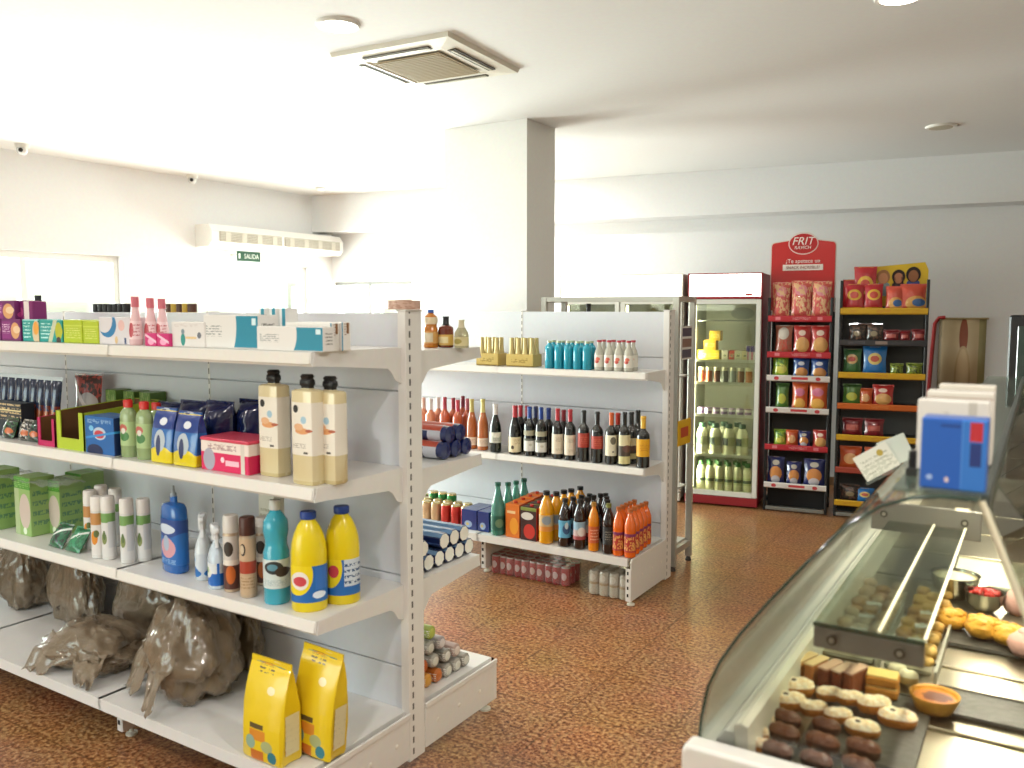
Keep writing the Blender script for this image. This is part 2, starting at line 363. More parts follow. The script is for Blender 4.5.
# ================================================================== GONDOLA SHELVING
def slot_mat():
    m, nt, b = base_mat('slotted_white_steel'); N = nt.nodes; L = nt.links
    tc = N.new('ShaderNodeTexCoord'); sx = N.new('ShaderNodeSeparateXYZ'); L.new(tc.outputs['Object'], sx.inputs[0])
    def mth(op, a, c):
        n = N.new('ShaderNodeMath'); n.operation = op
        for i, v in enumerate((a, c)):
            if isinstance(v, (int, float)): n.inputs[i].default_value = v
            else: L.new(v, n.inputs[i])
        return n.outputs[0]
    zz = mth('LESS_THAN', mth('FRACT', mth('DIVIDE', sx.outputs[2], .042), 0), .55)
    y = mth('LESS_THAN', mth('ABSOLUTE', mth('ADD', sx.outputs[1], .022), 0), .0045)
    sidey = mth('GREATER_THAN', mth('ABSOLUTE', sx.outputs[0], 0), .0175)
    fy = mth('MULTIPLY', mth('LESS_THAN', mth('ABSOLUTE', sx.outputs[0], 0), .0028), mth('GREATER_THAN', mth('ABSOLUTE', sx.outputs[1], 0), .0292))
    mk = mth('MULTIPLY', zz, mth('MAXIMUM', mth('MULTIPLY', y, sidey), mth('MULTIPLY', fy, mth('LESS_THAN', mth('ABSOLUTE', sx.outputs[1], 0), .031))))
    mx = N.new('ShaderNodeMix'); mx.data_type = 'RGBA'; L.new(mk, mx.inputs[0]); mx.inputs[6].default_value = lin('#e4e1dc'); mx.inputs[7].default_value = lin('#55524e')
    L.new(mx.outputs[2], b.inputs['Base Color']); b.inputs['Roughness'].default_value = .35; b.inputs['Coat Weight'].default_value = .2
    return m
SLOTM = slot_mat()
def gondola(label, ups, yc, h, front, back, base, bh):
    """ups: upright X positions (right to left); front/back: list of (z top, depth); base: (front depth, back depth)"""
    t = thing('gondola_shelving', label, 'shelving', (ups[0], yc, 0)); X0 = ups[0]
    for x in ups:
        e_ = x in (ups[0], ups[-1]); u = MB().box(-.018 if e_ else -.008, .018 if e_ else .008, -.045 if e_ else -.0295, .045 if e_ else .0295, .02, h, b=.002)
        o = obj('upright', u, SLOTM, t, (x-X0, 0, 0))
        obj('cap', MB().box(-.02, .02, -.047, .047, h, h+.006), METALW, o) if e_ else None
    for i in range(len(ups)-1):
        a, b_ = ups[i+1]-X0+(.018 if ups[i+1] == ups[-1] else .004), ups[i]-X0-(.018 if i == 0 else .004)
        for sy in (-1, 1):
            if sy == 1 and not back: continue
            p = MB(); z = bh-.02; Z = [bh-.02, .36, .70, 1.035, 1.365, h-.004]
            for k in range(len(Z)-1):
                p.box(a, b_, min(sy*.012, sy*.028), max(sy*.012, sy*.028), Z[k]+.0025, Z[k+1]-.0015, b=.003)
            p.box(a, b_, min(sy*.008, sy*.012), max(sy*.008, sy*.012), bh-.02, h-.01)
            obj('back_panel_or_shade', p, PANEL, t)
        for sy, L in ((-1, front), (1, back)):
            for z, d in L:
                y0, y1 = .03, d
                q = MB().prism([(sy*y0, z-.022), (sy*(y1-.018), z-.022), (sy*(y1-.018), z-.045), (sy*(y1-.002), z-.045), (sy*(y1+.004), z-.034), (sy*y1, z), (sy*y0, z)], a-.012, b_+.012, 'x')
                s = obj('shelf', q, METALW, t)
                r = obj('price_rail', MB().prism([(sy*(y1+.0005), z-.003), (sy*(y1+.0055), z-.036), (sy*(y1+.0075), z-.036), (sy*(y1+.0025), z-.003)], a-.008, b_+.008, 'x'), mat('#e9e4dc', .3), s)
                for x, dr in [q_ for q_ in ((a, 1), (b_, -1)) if abs(q_[0]-(ups[-1]-X0)) < .03 or abs(q_[0]-(ups[0]-X0)) < .03]:
                    obj('bracket', MB().prism([(sy*.03, z-.0005), (sy*(y1-.01), z-.0005), (sy*(y1+.001), z-.044), (sy*(y1-.05), z-.046), (sy*.12, z-.07), (sy*.10, z-.082), (sy*.075, z-.115), (sy*.045, z-.125), (sy*.03, z-.125)], min(x-.0135*dr, x-.0165*dr), max(x-.0135*dr, x-.0165*dr), 'x'), METALW, s)
        for sy, bd in ((-1, base[0]), (1, base[1])):
            if not bd: continue
            q = MB().prism([(sy*.03, bh-.02), (sy*(bd-.02), bh-.02), (sy*(bd-.02), bh-.045), (sy*(bd-.001), bh-.045), (sy*bd, bh), (sy*.03, bh)], a-.012, b_+.012, 'x')
            s = obj('base_shelf', q, METALW, t)
    for x in ups:
        for sy, bd in ((-1, base[0]), (1, base[1])):
            if not bd: continue
            e = x-X0+(.0175 if x == ups[0] else 0)
            if x != ups[0]: bd -= .09
            pl = MB().box(e-.003, e+.003, min(sy*.046, sy*(bd+.002)), max(sy*.046, sy*(bd+.002)), .035, bh-.012, b=.002)
            pl.box(e-.001, e+.008, min(sy*.046, sy*(bd)), max(sy*.046, sy*(bd)), bh-.018, bh+.001, b=.002) if x == ups[0] else None
            o = obj('side_plate', pl, METALW, t)
            hl = MB()
            for k in range(4): hl.box(e-.026 if x != ups[0] else e-.022, e-.012, sy*(bd+.0022)-.0006, sy*(bd+.0022)+.0006, .06+k*.042, .078+k*.042)
            obj('lip', MB().box(e-.03, e-.003, min(sy*(bd-.004), sy*(bd+.002)), max(sy*(bd-.004), sy*(bd+.002)), .035, bh-.056), METALW, o)
            obj('hole_row', hl, mat('#2c2a28', .7), o)
            for k in range(3): obj('rivet', MB().ball((e+.003, sy*(.12+k*.14), bh*.55), .002, .009, .009, 10, 6), mat('#ece8de', .3), o)
            obj('foot', MB().lathe([(0, .022), (.008, .022), (.014, .008), (.04, .008)], 14), mat('#cfcabb', .5), t, (e-.02, sy*(bd-.05), 0))
    return t
G1Y = 2.345; G1U = [-1.89, -2.93, -3.97, -5.01]
gondola('long white double-sided shelving unit at left, its near side full of cleaning products', G1U, G1Y, 1.645,
        [(1.521, .468), (1.098, .470), (.674, .472)], [(1.505, .45), (1.075, .455), (.665, .44)], (.567, .525), .205)
G2Y = 4.80; G2U = [-1.895, -2.905, -3.915]
gondola('white shelving unit with wine and soft drinks in the middle of the shop', G2U, G2Y, 1.645,
        [(1.295, .325), (.745, .335)], [], (.555, 0), .275)
# ------------------------------------------------------------------ product builders
PROF = {
 'wine': [(0, .86), (.012, 1), (.6, 1), (.645, .95), (.69, .72), (.73, .44), (.77, .37), (.95, .36), (.955, .41), (.975, .41), (.98, .37), (1, .36)],
 'slope': [(0, .86), (.012, 1), (.44, 1), (.55, .92), (.66, .66), (.76, .42), (.83, .37), (.95, .36), (.955, .42), (1, .40)],
 'soda': [(0, .72), (.02, .95), (.1, 1), (.32, .97), (.46, .95), (.58, 1), (.68, .97), (.8, .66), (.89, .36), (.92, .34), (.925, .42), (1, .42)],
 'water': [(0, .86), (.02, 1), (.45, 1), (.47, .96), (.5, .97), (.64, .78), (.8, .46), (.9, .34), (.93, .33), (.935, .4), (1, .4)],
 'cone': [(0, .9), (.02, 1), (.3, .98), (.6, .72), (.78, .52), (.785, .6), (.99, .56), (1, .5)],
 'jug': [(0, .9), (.02, 1), (.5, 1), (.62, .97), (.74, .84), (.84, .6), (.9, .37), (.925, .34), (.93, .44), (.99, .44), (1, .4)],
 'dish': [(0, .92), (.02, 1), (.7, 1), (.78, .9), (.84, .6), (.86, .46), (.865, .52), (.98, .56), (1, .4)],
 'mini2': [(0, .9), (.02, 1), (.76, 1), (.83, .8), (.88, .45), (.93, .42), (.935, .48), (1, .48)],
 'jug2': [(0, .92), (.02, 1), (.58, 1), (.68, .95), (.78, .80), (.86, .60), (.915, .38), (.925, .34), (.93, .42), (.99, .42), (1, .38)],
 'waist': [(0, .92), (.02, 1), (.5, .98), (.56, .82), (.62, .84), (.7, .96), (.8, .9), (.86, .6), (.9, .36), (.91, .42), (.99, .40), (1, .38)],
 'block': [(0, .94), (.015, 1), (.83, 1), (.852, .96), (.862, .8), (.868, .42), (.88, .36), (.89, .36), (.91, .46), (.945, .44), (.96, .34), (.98, .42), (1, .3)],
 'can': [(0, .9), (.01, 1), (.74, 1), (.77, .94), (.775, .97), (.97, .93), (.995, .82), (1, .5)],
 'milk': [(0, .9), (.02, 1), (.66, 1), (.76, .85), (.87, .5), (.88, .56), (1, .54)],
 'mini': [(0, .9), (.02, 1), (.55, 1), (.66, .8), (.8, .42), (.93, .4), (.935, .46), (1, .46)],
 'jar': [(0, .92), (.03, 1), (.72, 1), (.78, .86), (.785, .95), (1, .95)],
 'tin': [(0, .9), (.03, 1), (.9, 1), (.97, .86), (1, .84)],
}
def cut(prof, z0, z1, grow):
    def r(z):
        for (a, ra), (b, rb) in zip(prof, prof[1:]):
            if a <= z <= b: return ra+(rb-ra)*(z-a)/max(b-a, 1e-6)
        return prof[-1][1]
    return [(z0, r(z0)+grow)] + [(z, q+grow) for z, q in prof if z0 < z < z1] + [(z1, r(z1)+grow)]
CACHE = {}
def lmesh(prof, z0, z1, H, R, sy, n, m, grow=0., seg=20):
    key = (prof, z0, z1, round(H, 4), round(R, 4), sy, n, m.name, grow)
    if key not in CACHE:
        P = cut(PROF[prof], z0, z1, grow)
        CACHE[key] = mesh(MB().lathe([(z*H, r*R) for z, r in P], seg, 1, sy, n), m)
    return CACHE[key]
def bottle(name, label, cat, p, H, R, prof, body, cap=None, cz=.9, labs=(), rz=0., group=None, sy=1., n=2., tilt=None, capname='cap', fill=None):
    t = thing(name, label, cat, p, rz, group, tilt)
    obj('body', lmesh(prof, 0, cz if cap else 1, H, R, sy, n, body), None, t)
    if cap: obj(capname, lmesh(prof, cz, 1, H, R, sy, n, cap, .03), None, t)
    for z0, z1, m in labs: obj('paper_label', lmesh(prof, z0, z1, H, R, sy, n, m, .015), None, t)
    return t
def carton(name, label, cat, p, w, d, h, m, rz=0., group=None, lid=None, b=.002, tilt=None):
    """box standing on p (centre of its front bottom edge), front towards -Y"""
    t = thing(name, label, cat, p, rz, group, tilt)
    obj('body', MB().box(-w/2, w/2, 0, d, 0, h, b=b), m, t)
    fl = MB().box(-w/2+.003, w/2-.003, d*.5-.0006, d*.5+.0006, h, h+.0008)
    if lid: obj('lid', MB().box(-w/2-.002, w/2+.002, -.002, d+.002, h, h+.012, b=.003), lid, t)
    else: obj('flap_seam', fl, mat('#8f8a80', .6), t)
    return t
def bag_mb(w, h, d, seed=0, gus=.25, nx=9, nz=12):
    """pillow bag with crimped ends, centre bottom at origin, thickness along Y"""
    rnd = random.Random(seed); mb = MB(); R = []
    for i in range(nz+1):
        v = i/nz; e = min(v, 1-v)*2; th = d*(1-(1-e)**2.6)**.5 if e > 0 else 0
        th = max(th, .0015); ww = w*(1-.10*e**.6); ring = []
        for j in range(nx*2):
            k = j if j < nx else 2*nx-1-j
            u = k/(nx-1)*2-1; s = -1 if j < nx else 1
            q = (1-abs(u)**2.4)*th/2
            ring.append((u*ww/2, s*(q+.0006)+(.06*d*rnd.uniform(-1, 1)*e), v*h))
        R.append(ring)
    # crimped zig-zag edges
    return mb.rings(R, 0, True)
def snack_bag(label, p, w, h, d, m, seed=0, rz=0., group=None, lean=-.08, name='snack_bag', cat='snack bag'):
    t = thing(name, label, cat, p, rz, group)
    t.rotation_euler = (lean, 0, rz)
    obj('body', bag_mb(w, h, d, seed), m, t)
    obj('crimped_seal', MB().box(-w/2, w/2, -.0018, .0018, h-.012, h+.006), m, t)
    return t
def pouch(label, p, w, h, d, m, seed=0, rz=0., group=None, lean=-.03, name='pouch', cat='pouch', side=None):
    """stand-up pouch: rectangular bottom closing to a flat top seam"""
    t = thing(name, label, cat, p, rz, group); t.rotation_euler = (lean, 0, rz); rnd = random.Random(seed); R = []
    for v, q, ww in ((0, .92, .95), (.03, 1, 1), (.3, .98, 1.0), (.55, .86, .99), (.72, .6, .98), (.85, .32, .97), (.93, .1, .97), (.94, .03, .97), (1, .025, .97)):
        ring = []; D = max(d*q, .003); W = w*ww
        for x, y in ((-.5, -.42), (-.46, -.5), (-.15, -.52), (.15, -.52), (.46, -.5), (.5, -.42), (.5, 0), (.5, .42), (.46, .5), (.15, .52), (-.15, .52), (-.46, .5), (-.5, .42), (-.5, 0)):
            if abs(y) < .01: x *= (.93 if v < .9 else 1)
            ring.append((x*W+rnd.uniform(-.002, .002), y*D+rnd.uniform(-.002, .002)*(q > .3), v*h))
        R.append(ring)
    obj('body', MB().rings(R), m, t)
    obj('seam', MB().box(-w*.485, w*.485, -.003, .003, h*.935, h*1.0), m, t)
    if side: obj('side_label', MB().box(w*.495, w*.505, -d*.3, d*.3, h*.1, h*.5), side, t)
    return t
# ================================================================== G1 NEAR SIDE
FY = G1Y-.465   # shelf front Y
Z1, Z2, Z3, Z0 = 1.5215, 1.0985, .6745, .206
def hpx(px, Y, z, n): return n/ppm(S(px, Y, z))
def cbox(name, label, cat, xa, xb, Y, z, ytop, ybot, d, m, rz=0., **k):
    """carton whose front spans image columns xa..xb at depth Y standing at height z"""
    A, C = S(xa, Y, z), S(xb, Y, z); h = (ybot-ytop)/ppm((A+C)/2)
    return carton(name, label, cat, (A+C)/2, C.x-A.x, d, h, m, rz, **k)
PURP = printed('#6e1b62', [('r', .0, .5, .1, .9, '#861f76'), ('lf', .05, .45, .35, .8, '#e6c7dd'), ('ef', .5, .95, .1, .85, '#d9a06a'), ('ef', .62, .98, .35, .7, '#e9c9a2'), ('es', .1, .9, .1, .5, '#b23a86')])
pt = []
for i, (xa, xb) in enumerate(((-14, 1), (2, 21))):
    cbox('sanitary_box', ('purple carton with a peach picture at the far left end of the top shelf', 'purple carton with a peach picture left of the teal cartons, bottom of its stack')[i], 'box', xa, xb, FY+.03, Z1, 319, 340.5, .12, PURP)
cbox('sanitary_box', 'purple carton at the left edge, on top of the purple stack', 'box', -8, 15, FY+.035, Z1+.0835, 298.5, 318.5, .11, PURP)
cbox('sanitary_box', 'slim purple carton with a white stripe, standing on the purple stack by the teal cartons', 'box', 16, 33, FY+.06, Z1+.0835, 298.5, 318, .06, printed('#7d1c62', [('r', .5, .8, 0, 1, '#e9dcd8'), ('e', .1, .45, .2, .7, '#b1467f')]))
TEAL = printed('#1f9a94', [('lf', .06, .5, .15, .85, '#c9ecea'), ('ef', .62, 1.1, -.1, .95, '#d7c1a0'), ('ef', .68, 1., .3, .9, '#e8a23e'), ('rf', 0, 1, .94, 1, '#9fd9d6')])
TEAL2 = printed('#1f9a94', [('lf', .06, .55, .15, .85, '#c9ecea'), ('df', -.45, .2, -1.6, 2.2, '#c9ccae'), ('ef', .7, 1., .1, .9, '#b8b92c'), ('ef', .74, .94, -.1, .25, '#44352e')])
cbox('sanitary_box', 'small teal carton with an orange picture, next to the purple stack', 'box', 23, 39, FY+.035, Z1, 318, 340, .1, TEAL)
cbox('sanitary_box', 'wider teal carton with a green and orange picture beside the lime cartons', 'box', 40, 62.5, FY+.035, Z1, 318, 340, .1, TEAL2)
LIME = printed('#b3c42a', [('lf', .12, .9, .2, .65, '#d5dd7c'), ('rf', 0, 1, .72, .78, '#c6d34e')])
cbox('sanitary_box', 'lime green carton touching the teal carton', 'box', 64, 82.5, FY+.035, Z1, 318, 341, .1, LIME, )
cbox('sanitary_box', 'lime green carton touching the white carton with a blue swoosh', 'box', 83.3, 98.5, FY+.035, Z1, 318.5, 341, .1, LIME)
cbox('sanitary_box', 'white carton with a curved blue swoosh on the top shelf', 'box', 99.5, 131, FY+.04, Z1, 315, 342, .1,
     printed('#dcd6da', [('ef', .0, .56, .25, 1.2, '#2f7cae'), ('ef', -.08, .44, .42, 1.4, '#dcd6da'), ('ef', .62, .82, .5, .9, '#e3b9b4'), ('ef', .5, .6, .02, .3, '#d7b88a'), ('rf', .8, .86, .02, .25, '#3a4d77')]))
PINKB = mat('#eec8cb', .25, coat=.3); PCAP = mat('#cf6b78', .35); REDL = printed('#f0d4d6', [('e', .05, .5, .1, .9, '#b6404c'), ('l', .4, .9, .1, .9, '#c26d76')])
for i, (px, yt, Y) in enumerate(((136.5, 293.5, FY+.05), (151.5, 295, FY+.09), (163, 296, FY+.12))):
    p = S(px, Y, Z1); h = (341.5-yt)/ppm(p)
    bottle('shampoo_bottle', ('tall pale pink bottle with a rose cap, left of the three', 'tall pale pink bottle with a rose cap, the middle one of three', 'tall pale pink bottle with a rose cap, right of the three')[i], 'bottle', p, h, .0235, 'cone', PINKB, PCAP, .785, [(.12, .5, REDL)], rz=.6)
MAG = printed('#cf1f74', [('ef', .25, .8, .1, .6, '#f3a7c9'), ('df', -.1, .1, .9, .3, '#f0c5d8')], coat=.4)
for i, (xa, xb) in enumerate(((145, 156.5), (157, 169))):
    cbox('soap_pack', ('small shiny magenta pack before the pink bottles, left one', 'small shiny magenta pack before the pink bottles, right one')[i], 'pack', xa, xb, FY+.015, Z1, 329, 342, .03, MAG)
cbox('toothpaste_box', 'white carton with a teal tube picture, right of the magenta packs', 'box', 172, 205, FY+.03, Z1, 319, 344, .1,
     printed('#e4dfdc', [('ef', .28, .42, .05, .55, '#2c8f86'), ('ef', .3, .4, .5, .72, '#7b8f9a'), ('rf', .42, .75, .33, .42, '#e6c690'), ('lf', .1, .8, .8, .92, '#cfc5c0'), ('ef', .78, .9, .35, .6, '#6b6e78')]))
GLV = [('lf', .05, .22, .3, .75, '#8f9aa2'), ('df', -9, .0, 5.5, -16., '#1d86a0')]
WT = printed('#e6e3df', [('rf', .5, 1, .04, .97, '#1b88a3'), ('ef', .3, .62, -.2, 1.6, '#e6e3df'), ('lf', .05, .35, .35, .7, '#9a9c9c'), ('rf', .9, .97, .7, .9, '#d9eef2'), ('ls', .2, .8, .2, .8, '#7d7a76')])
cbox('glove_box', 'white carton with a teal wave panel, behind and left of the front one', 'box', 204, 258, FY+.035, Z1, 312, 345.5, .09, WT)
cbox('glove_box', 'white carton with a teal wave panel, front right end of the top shelf', 'box', 257, 323, FY+.012, Z1, 326, 350.5, .052, WT)
A = S(323.5, FY+.012, Z1)
for i, (y0, hh) in enumerate(((FY+.066, .088), (FY+.108, .09))):
    t = thing('glove_box', ('narrow white carton end with brown print, just behind the front teal one', 'second narrow white carton end, farthest from the shelf edge')[i], 'box', (A.x-.02+.008*i, y0, Z1))
    obj('body', MB().box(-.2, 0, 0, .039, 0, hh, b=.002), printed('#e9e6e0', [('ls', .25, .5, .55, .95, '#8a5f3a'), ('rs', .0, .08, 0, 1, '#3f8fb0')]), t)
    obj('tape_strip', MB().box(-.0005, .0006, .02, .03, hh*.6, hh-.002), mat('#8a5f3a', .5), t)
for i, px in enumerate((262, 273, 283)):
    p = S(px, FY+.215, Z1)
    carton('tissue_pack', ('slim white pack with a teal stripe behind the teal cartons, left of three', 'slim white pack with a teal stripe behind the teal cartons, middle of three', 'slim white pack with a teal stripe behind the teal cartons, right of three')[i], 'pack', p, .032, .06, .135, printed('#e8e8e6', [('rf', .45, .95, .3, 1, '#2a8ea6')]))
# things standing on the far side top shelf that show over the panel
for i in range(7):
    p = S(98+i*5., G1Y+.13, 1.506)
    bottle('dark_bottle', 'dark capped bottle of the row peeping over the top of the panel', 'bottle', p, (1.66-1.506)+.02, .019, 'jar', mat('#2a2421', .4), BLACK, .785, [], group='dark capped bottles behind the panel')
for i in range(5):
    p = S(171+i*5.6, G1Y+.13, 1.506)
    bottle('spice_jar', '%s-lidded jar in the row peeping over the panel, %s' % (('gold', 'brown')[i % 2], ('first', 'second', 'third', 'fourth', 'fifth')[i] + ' from the left'), 'jar', p, .172, .021, 'jar', mat('#caa53a', .4), mat(('#b8962f', '#4b2c1e')[(i+1) % 2], .4), .785, [])
p = S(40, G1Y+.12, 1.506)
bottle('yellow_bottle', 'yellow bottle with a tiny black cap behind the purple cartons', 'bottle', p, .22, .03, 'milk', mat('#d8d14a', .3), BLACK, .86)
# stack of pale pink dishes on the upright end
p = S(408, G1Y, 1.653)
t = thing('tape_roll', 'round pinkish roll lying on top of the upright end', 'roll', (p.x-.02, G1Y, 1.6515))
obj('body', MB().lathe([(0, .030), (0, .058), (.002, .06), (.03, .06), (.032, .058), (.032, .03)], 26), printed('#cfae9c', [('n', 0, 1, 0, 1, '#b8907e')]), t)
obj('core', MB().lathe([(.0, .026), (.0, .0295), (.034, .0295), (.034, .026)], 22), mat('#a88468', .7), t)
# --- second shelf
t0 = []
DK = printed('#1e2a44', [('r', 0, 1, 0, .55, '#7d3a26'), ('r', .3, .7, .1, .5, '#a3522e'), ('n', 0, 1, .45, .8, '#2f4468')], rough=.2, coat=.5)
for i in range(9):
    p = S(-4+i*7.2, FY+.16, Z2)
    t = thing('brush_pack', 'upright clear pack with dark blue handles at the left end, one of a close row', 'pack', p, .5, group='dark blue brush packs at the left end of the second shelf')
    t.rotation_euler = (-.05, .08, .5)
    obj('body', bag_mb(.05, .245, .03, i), DK, t)
    obj('header', MB().box(-.026, .026, -.001, .001, .235, .262), film('#c8d4dc', .7), t)
cbox('biscuit_box', 'small striped tan carton at the left edge of the second shelf', 'box', -8, 22, FY+.08, Z2, 400, 434, .06, printed('#1d2a33', [('lf', .0, 1, .5, 1, '#c7b083'), ('rf', 0, 1, .76, .8, '#e5d6a0')]))
for i, (px, z) in enumerate(((8, 0), (24, 0), (33, .0))):
    p = S(px, FY+.05, Z2+z)
    snack_bag('crumpled black and green wrapper at the front left of the second shelf, %s' % ('left', 'middle', 'right')[i], p, .09, .085, .05, printed('#20231f', [('n', 0, 1, 0, 1, ('#3c6a44', '#c9c4bb', '#2f5a4a')[i]), ('e', .5, .9, .2, .5, '#c96a3b')], coat=.5, rough=.3), i, name='crumpled_pack', cat='pack', lean=-.35)
def tray(label, xa, xb, Y, ytop, ybot, d, c, inner, notch=.3):
    A, C = S(xa, Y, Z2), S(xb, Y, Z2); w = C.x-A.x; h = (ybot-ytop)/ppm((A+C)/2)
    t = thing('display_carton', label, 'open box', (A+C)/2); m = mat(c, .5); e = .004
    fr = MB().box(-w/2, w/2, 0, e, 0, h*notch).box(-w/2, -w/2+w*.17, 0, e, h*notch, h).box(w/2-w*.17, w/2, 0, e, h*notch, h)
    fr.prism([(0, 0), (d, 0), (d, h*1.15), (0, h)], -w/2, -w/2+e, 'x').prism([(0, 0), (d, 0), (d, h*1.15), (0, h)], w/2-e, w/2, 'x').box(-w/2, w/2, d-e, d, 0, h*1.15)
    obj('carton_wall', fr, m, t)
    inn = MB().prism([(e, .004), (d-e, .004), (d-e, h*1.13), (e, h*.98)], -w/2+e, -w/2+e+.001, 'x').prism([(e, .004), (d-e, .004), (d-e, h*1.13), (e, h*.98)], w/2-e-.001, w/2-e, 'x')
    inn.box(-w/2+e, w/2-e, d-e-.001, d-e, .004, h*1.14).box(-w/2+e, w/2-e, e, d-e, .001, .004)
    obj('carton_lining', inn, mat(inner, .8), t); return t
tray('open magenta display carton with a bare brown inside', 38, 55.5, FY+.02, 412, 440, .26, '#c2245e', '#7b5532', .2)
tray('open lime green display carton with a bare brown inside', 57, 84.5, FY+.02, 409, 447, .34, '#b5c832', '#6e4c2c')
p = S(88, FY+.33, Z2+.0); snack_bag('red, white and dark foil pack leaning on the back panel', (p.x, p.y, Z2), .15, .26, .06, printed('#4a2b28', [('n', 0, 1, 0, 1, '#b5453c'), ('e', .3, .9, .3, .7, '#b9b3ae'), ('d', -.06, .06, .9, .1, '#e8e2dd')], coat=.5), 4, name='foil_pack', cat='pack', rz=.3)
for i, px in enumerate((112, 130, 146)):
    p = S(px, FY+.352, Z2); carton('green_box', 'green carton standing against the back panel behind the red-capped bottles, %s' % ('left', 'middle', 'right')[i], 'box', p, .075, .08, .2, printed('#5f7f37', [('n', 0, 1, .6, 1, '#8a9b5c'), ('r', .3, .7, .2, .5, '#a8b07a')]))
BL = printed('#1a62a8', [('e', .28, .72, .38, .72, '#b9c7d8'), ('e', .32, .66, .42, .64, '#c43a44'), ('e', .14, .3, .6, .75, '#7cc0e8'), ('e', .05, .6, -.1, .25, '#14244e'), ('l', .1, .9, .82, .93, '#a9c8e0'), ('rs', 0, 1, 0, 1, '#142a5c'), ('d', -.03, .03, .4, .62, '#2f8ccf')])
cbox('dishwasher_tablets_box', 'blue carton with a red and white emblem left of the red-capped bottles', 'box', 86, 115, FY+.02, Z2, 412, 449.5, .11, BL)
GRB = mat('#a8bf86', .15, trans=.25, coat=.4); RCAP = mat('#c6281f', .35)
GLB = printed('#a6bf85', [('e', .05, .6, .55, .9, '#b8574a'), ('e', .1, .7, .2, .6, '#3f7a3c'), ('e', .2, .5, .5, .75, '#d8d2c6')])
for i, (px, yt, yb, Y) in enumerate(((130, 396, 455, FY+.05), (146, 399, 459, FY+.045), (158, 400, 455, FY+.12))):
    p = S(px, Y, Z2); h = (yb-yt)/ppm(p)
    bottle('dish_soap_bottle', ('clear green bottle with a red cap next to the blue carton', 'clear green bottle with a red cap, second from the blue carton', 'clear green bottle with a red cap behind the blue and yellow pouches')[i], 'bottle', p, h*.97, .034, 'dish', GRB, RCAP, .862, [(.2, .62, GLB)], rz=.35, sy=.62)
BY = printed('#2566ad', [('r', 0, 1, .62, 1, '#1c3c86'), ('e', -.2, 1.2, -.35, .3, '#e6d01c'), ('e', .2, .7, .2, .6, '#b9c4cc'), ('e', .28, .5, .12, .5, '#2c3a66'), ('e', .36, .68, .68, .82, '#e4e8ee')], coat=.5, rough=.25)
for i, (xa, xb, yt, yb) in enumerate(((157.5, 178, 409, 463), (180, 202.5, 413, 466.5))):
    A, C = S(xa, FY+.05, Z2), S(xb, FY+.05, Z2)
    pouch(('blue and yellow detergent pouch beside the green bottles', 'blue and yellow detergent pouch beside the pink carton')[i], (A+C)/2, C.x-A.x, (yb-yt)/ppm(A), .06, BY, i, rz=0, name='detergent_pouch')
NV = mat('#16224f', .18, coat=.7, bump=.7, bscale=22)
for i, (px, Y, w, h) in enumerate(((196, FY+.23, .16, .20), (222, FY+.21, .15, .21), (254, FY+.28, .14, .215), (172, FY+.26, .15, .18))):
    p = S(px, Y, Z2)
    snack_bag('dark navy plastic pack behind the pouches and pink carton, %s' % ('second from left', 'third from left', 'rightmost of four', 'leftmost of four')[i], p, w, h, .13, NV, 30+i, name='navy_pack', cat='pack', lean=0)
t = cbox('wipes_box', 'pink and white carton with a red lid, left of the cream bottles', 'box', 201.5, 249, FY+.03, Z2, 441, 471, .14,
     printed('#d9225c', [('rf', 0, 1, .62, 1, '#ecdfd6'), ('lf', .15, .75, .72, .92, '#7a2138'), ('ef', .05, .3, .0, .75, '#a9a6b6'), ('rf', .84, .92, 0, 1, '#d8cfc4'), ('ef', .42, .5, .3, .5, '#f3d7e0'), ('rf', .52, .8, .22, .4, '#f1c3d2'), ('rs', 0, 1, .0, .62, '#c81f50'), ('rs', 0, 1, .62, 1, '#e3d4cb')]), lid=mat('#d8405c', .4, coat=.3))
SOAP = printed('#dccda2', [('r', 0, 1, 0, .04, '#cdbb8a')], rough=.2, coat=.5)
SLAB = printed('#e9e2d4', [('e', .16, .40, .80, .95, '#1c1c1c'), ('e', .25, .85, .40, .52, '#dc9a62'), ('e', .2, .6, .47, .6, '#e2b084'), ('e', .7, .95, .44, .5, '#b0522c'), ('e', .5, .74, .6, .74, '#9fc0d2'), ('l', .1, .7, .12, .22, '#a79c8e'), ('r', .6, .78, .03, .07, '#4b4640')])
for i, (px, yt, yb, Y) in enumerate(((276, 372, 479, FY+.09), (309.5, 374, 485, FY+.05), (332, 374, 482, FY+.10))):
    p = S(px, Y, Z2); h = (yb-yt)/ppm(p)
    bottle('hand_soap_bottle', ('cream square bottle with a black cap beside the pink carton', 'cream square bottle with a black cap, standing frontmost of the three', 'cream square bottle with a black cap nearest the shelf end')[i], 'bottle', p, h*.985, .049, 'block', SOAP, BLACK, .875, [(.27, .75, SLAB)], sy=.66, n=5, rz=0)
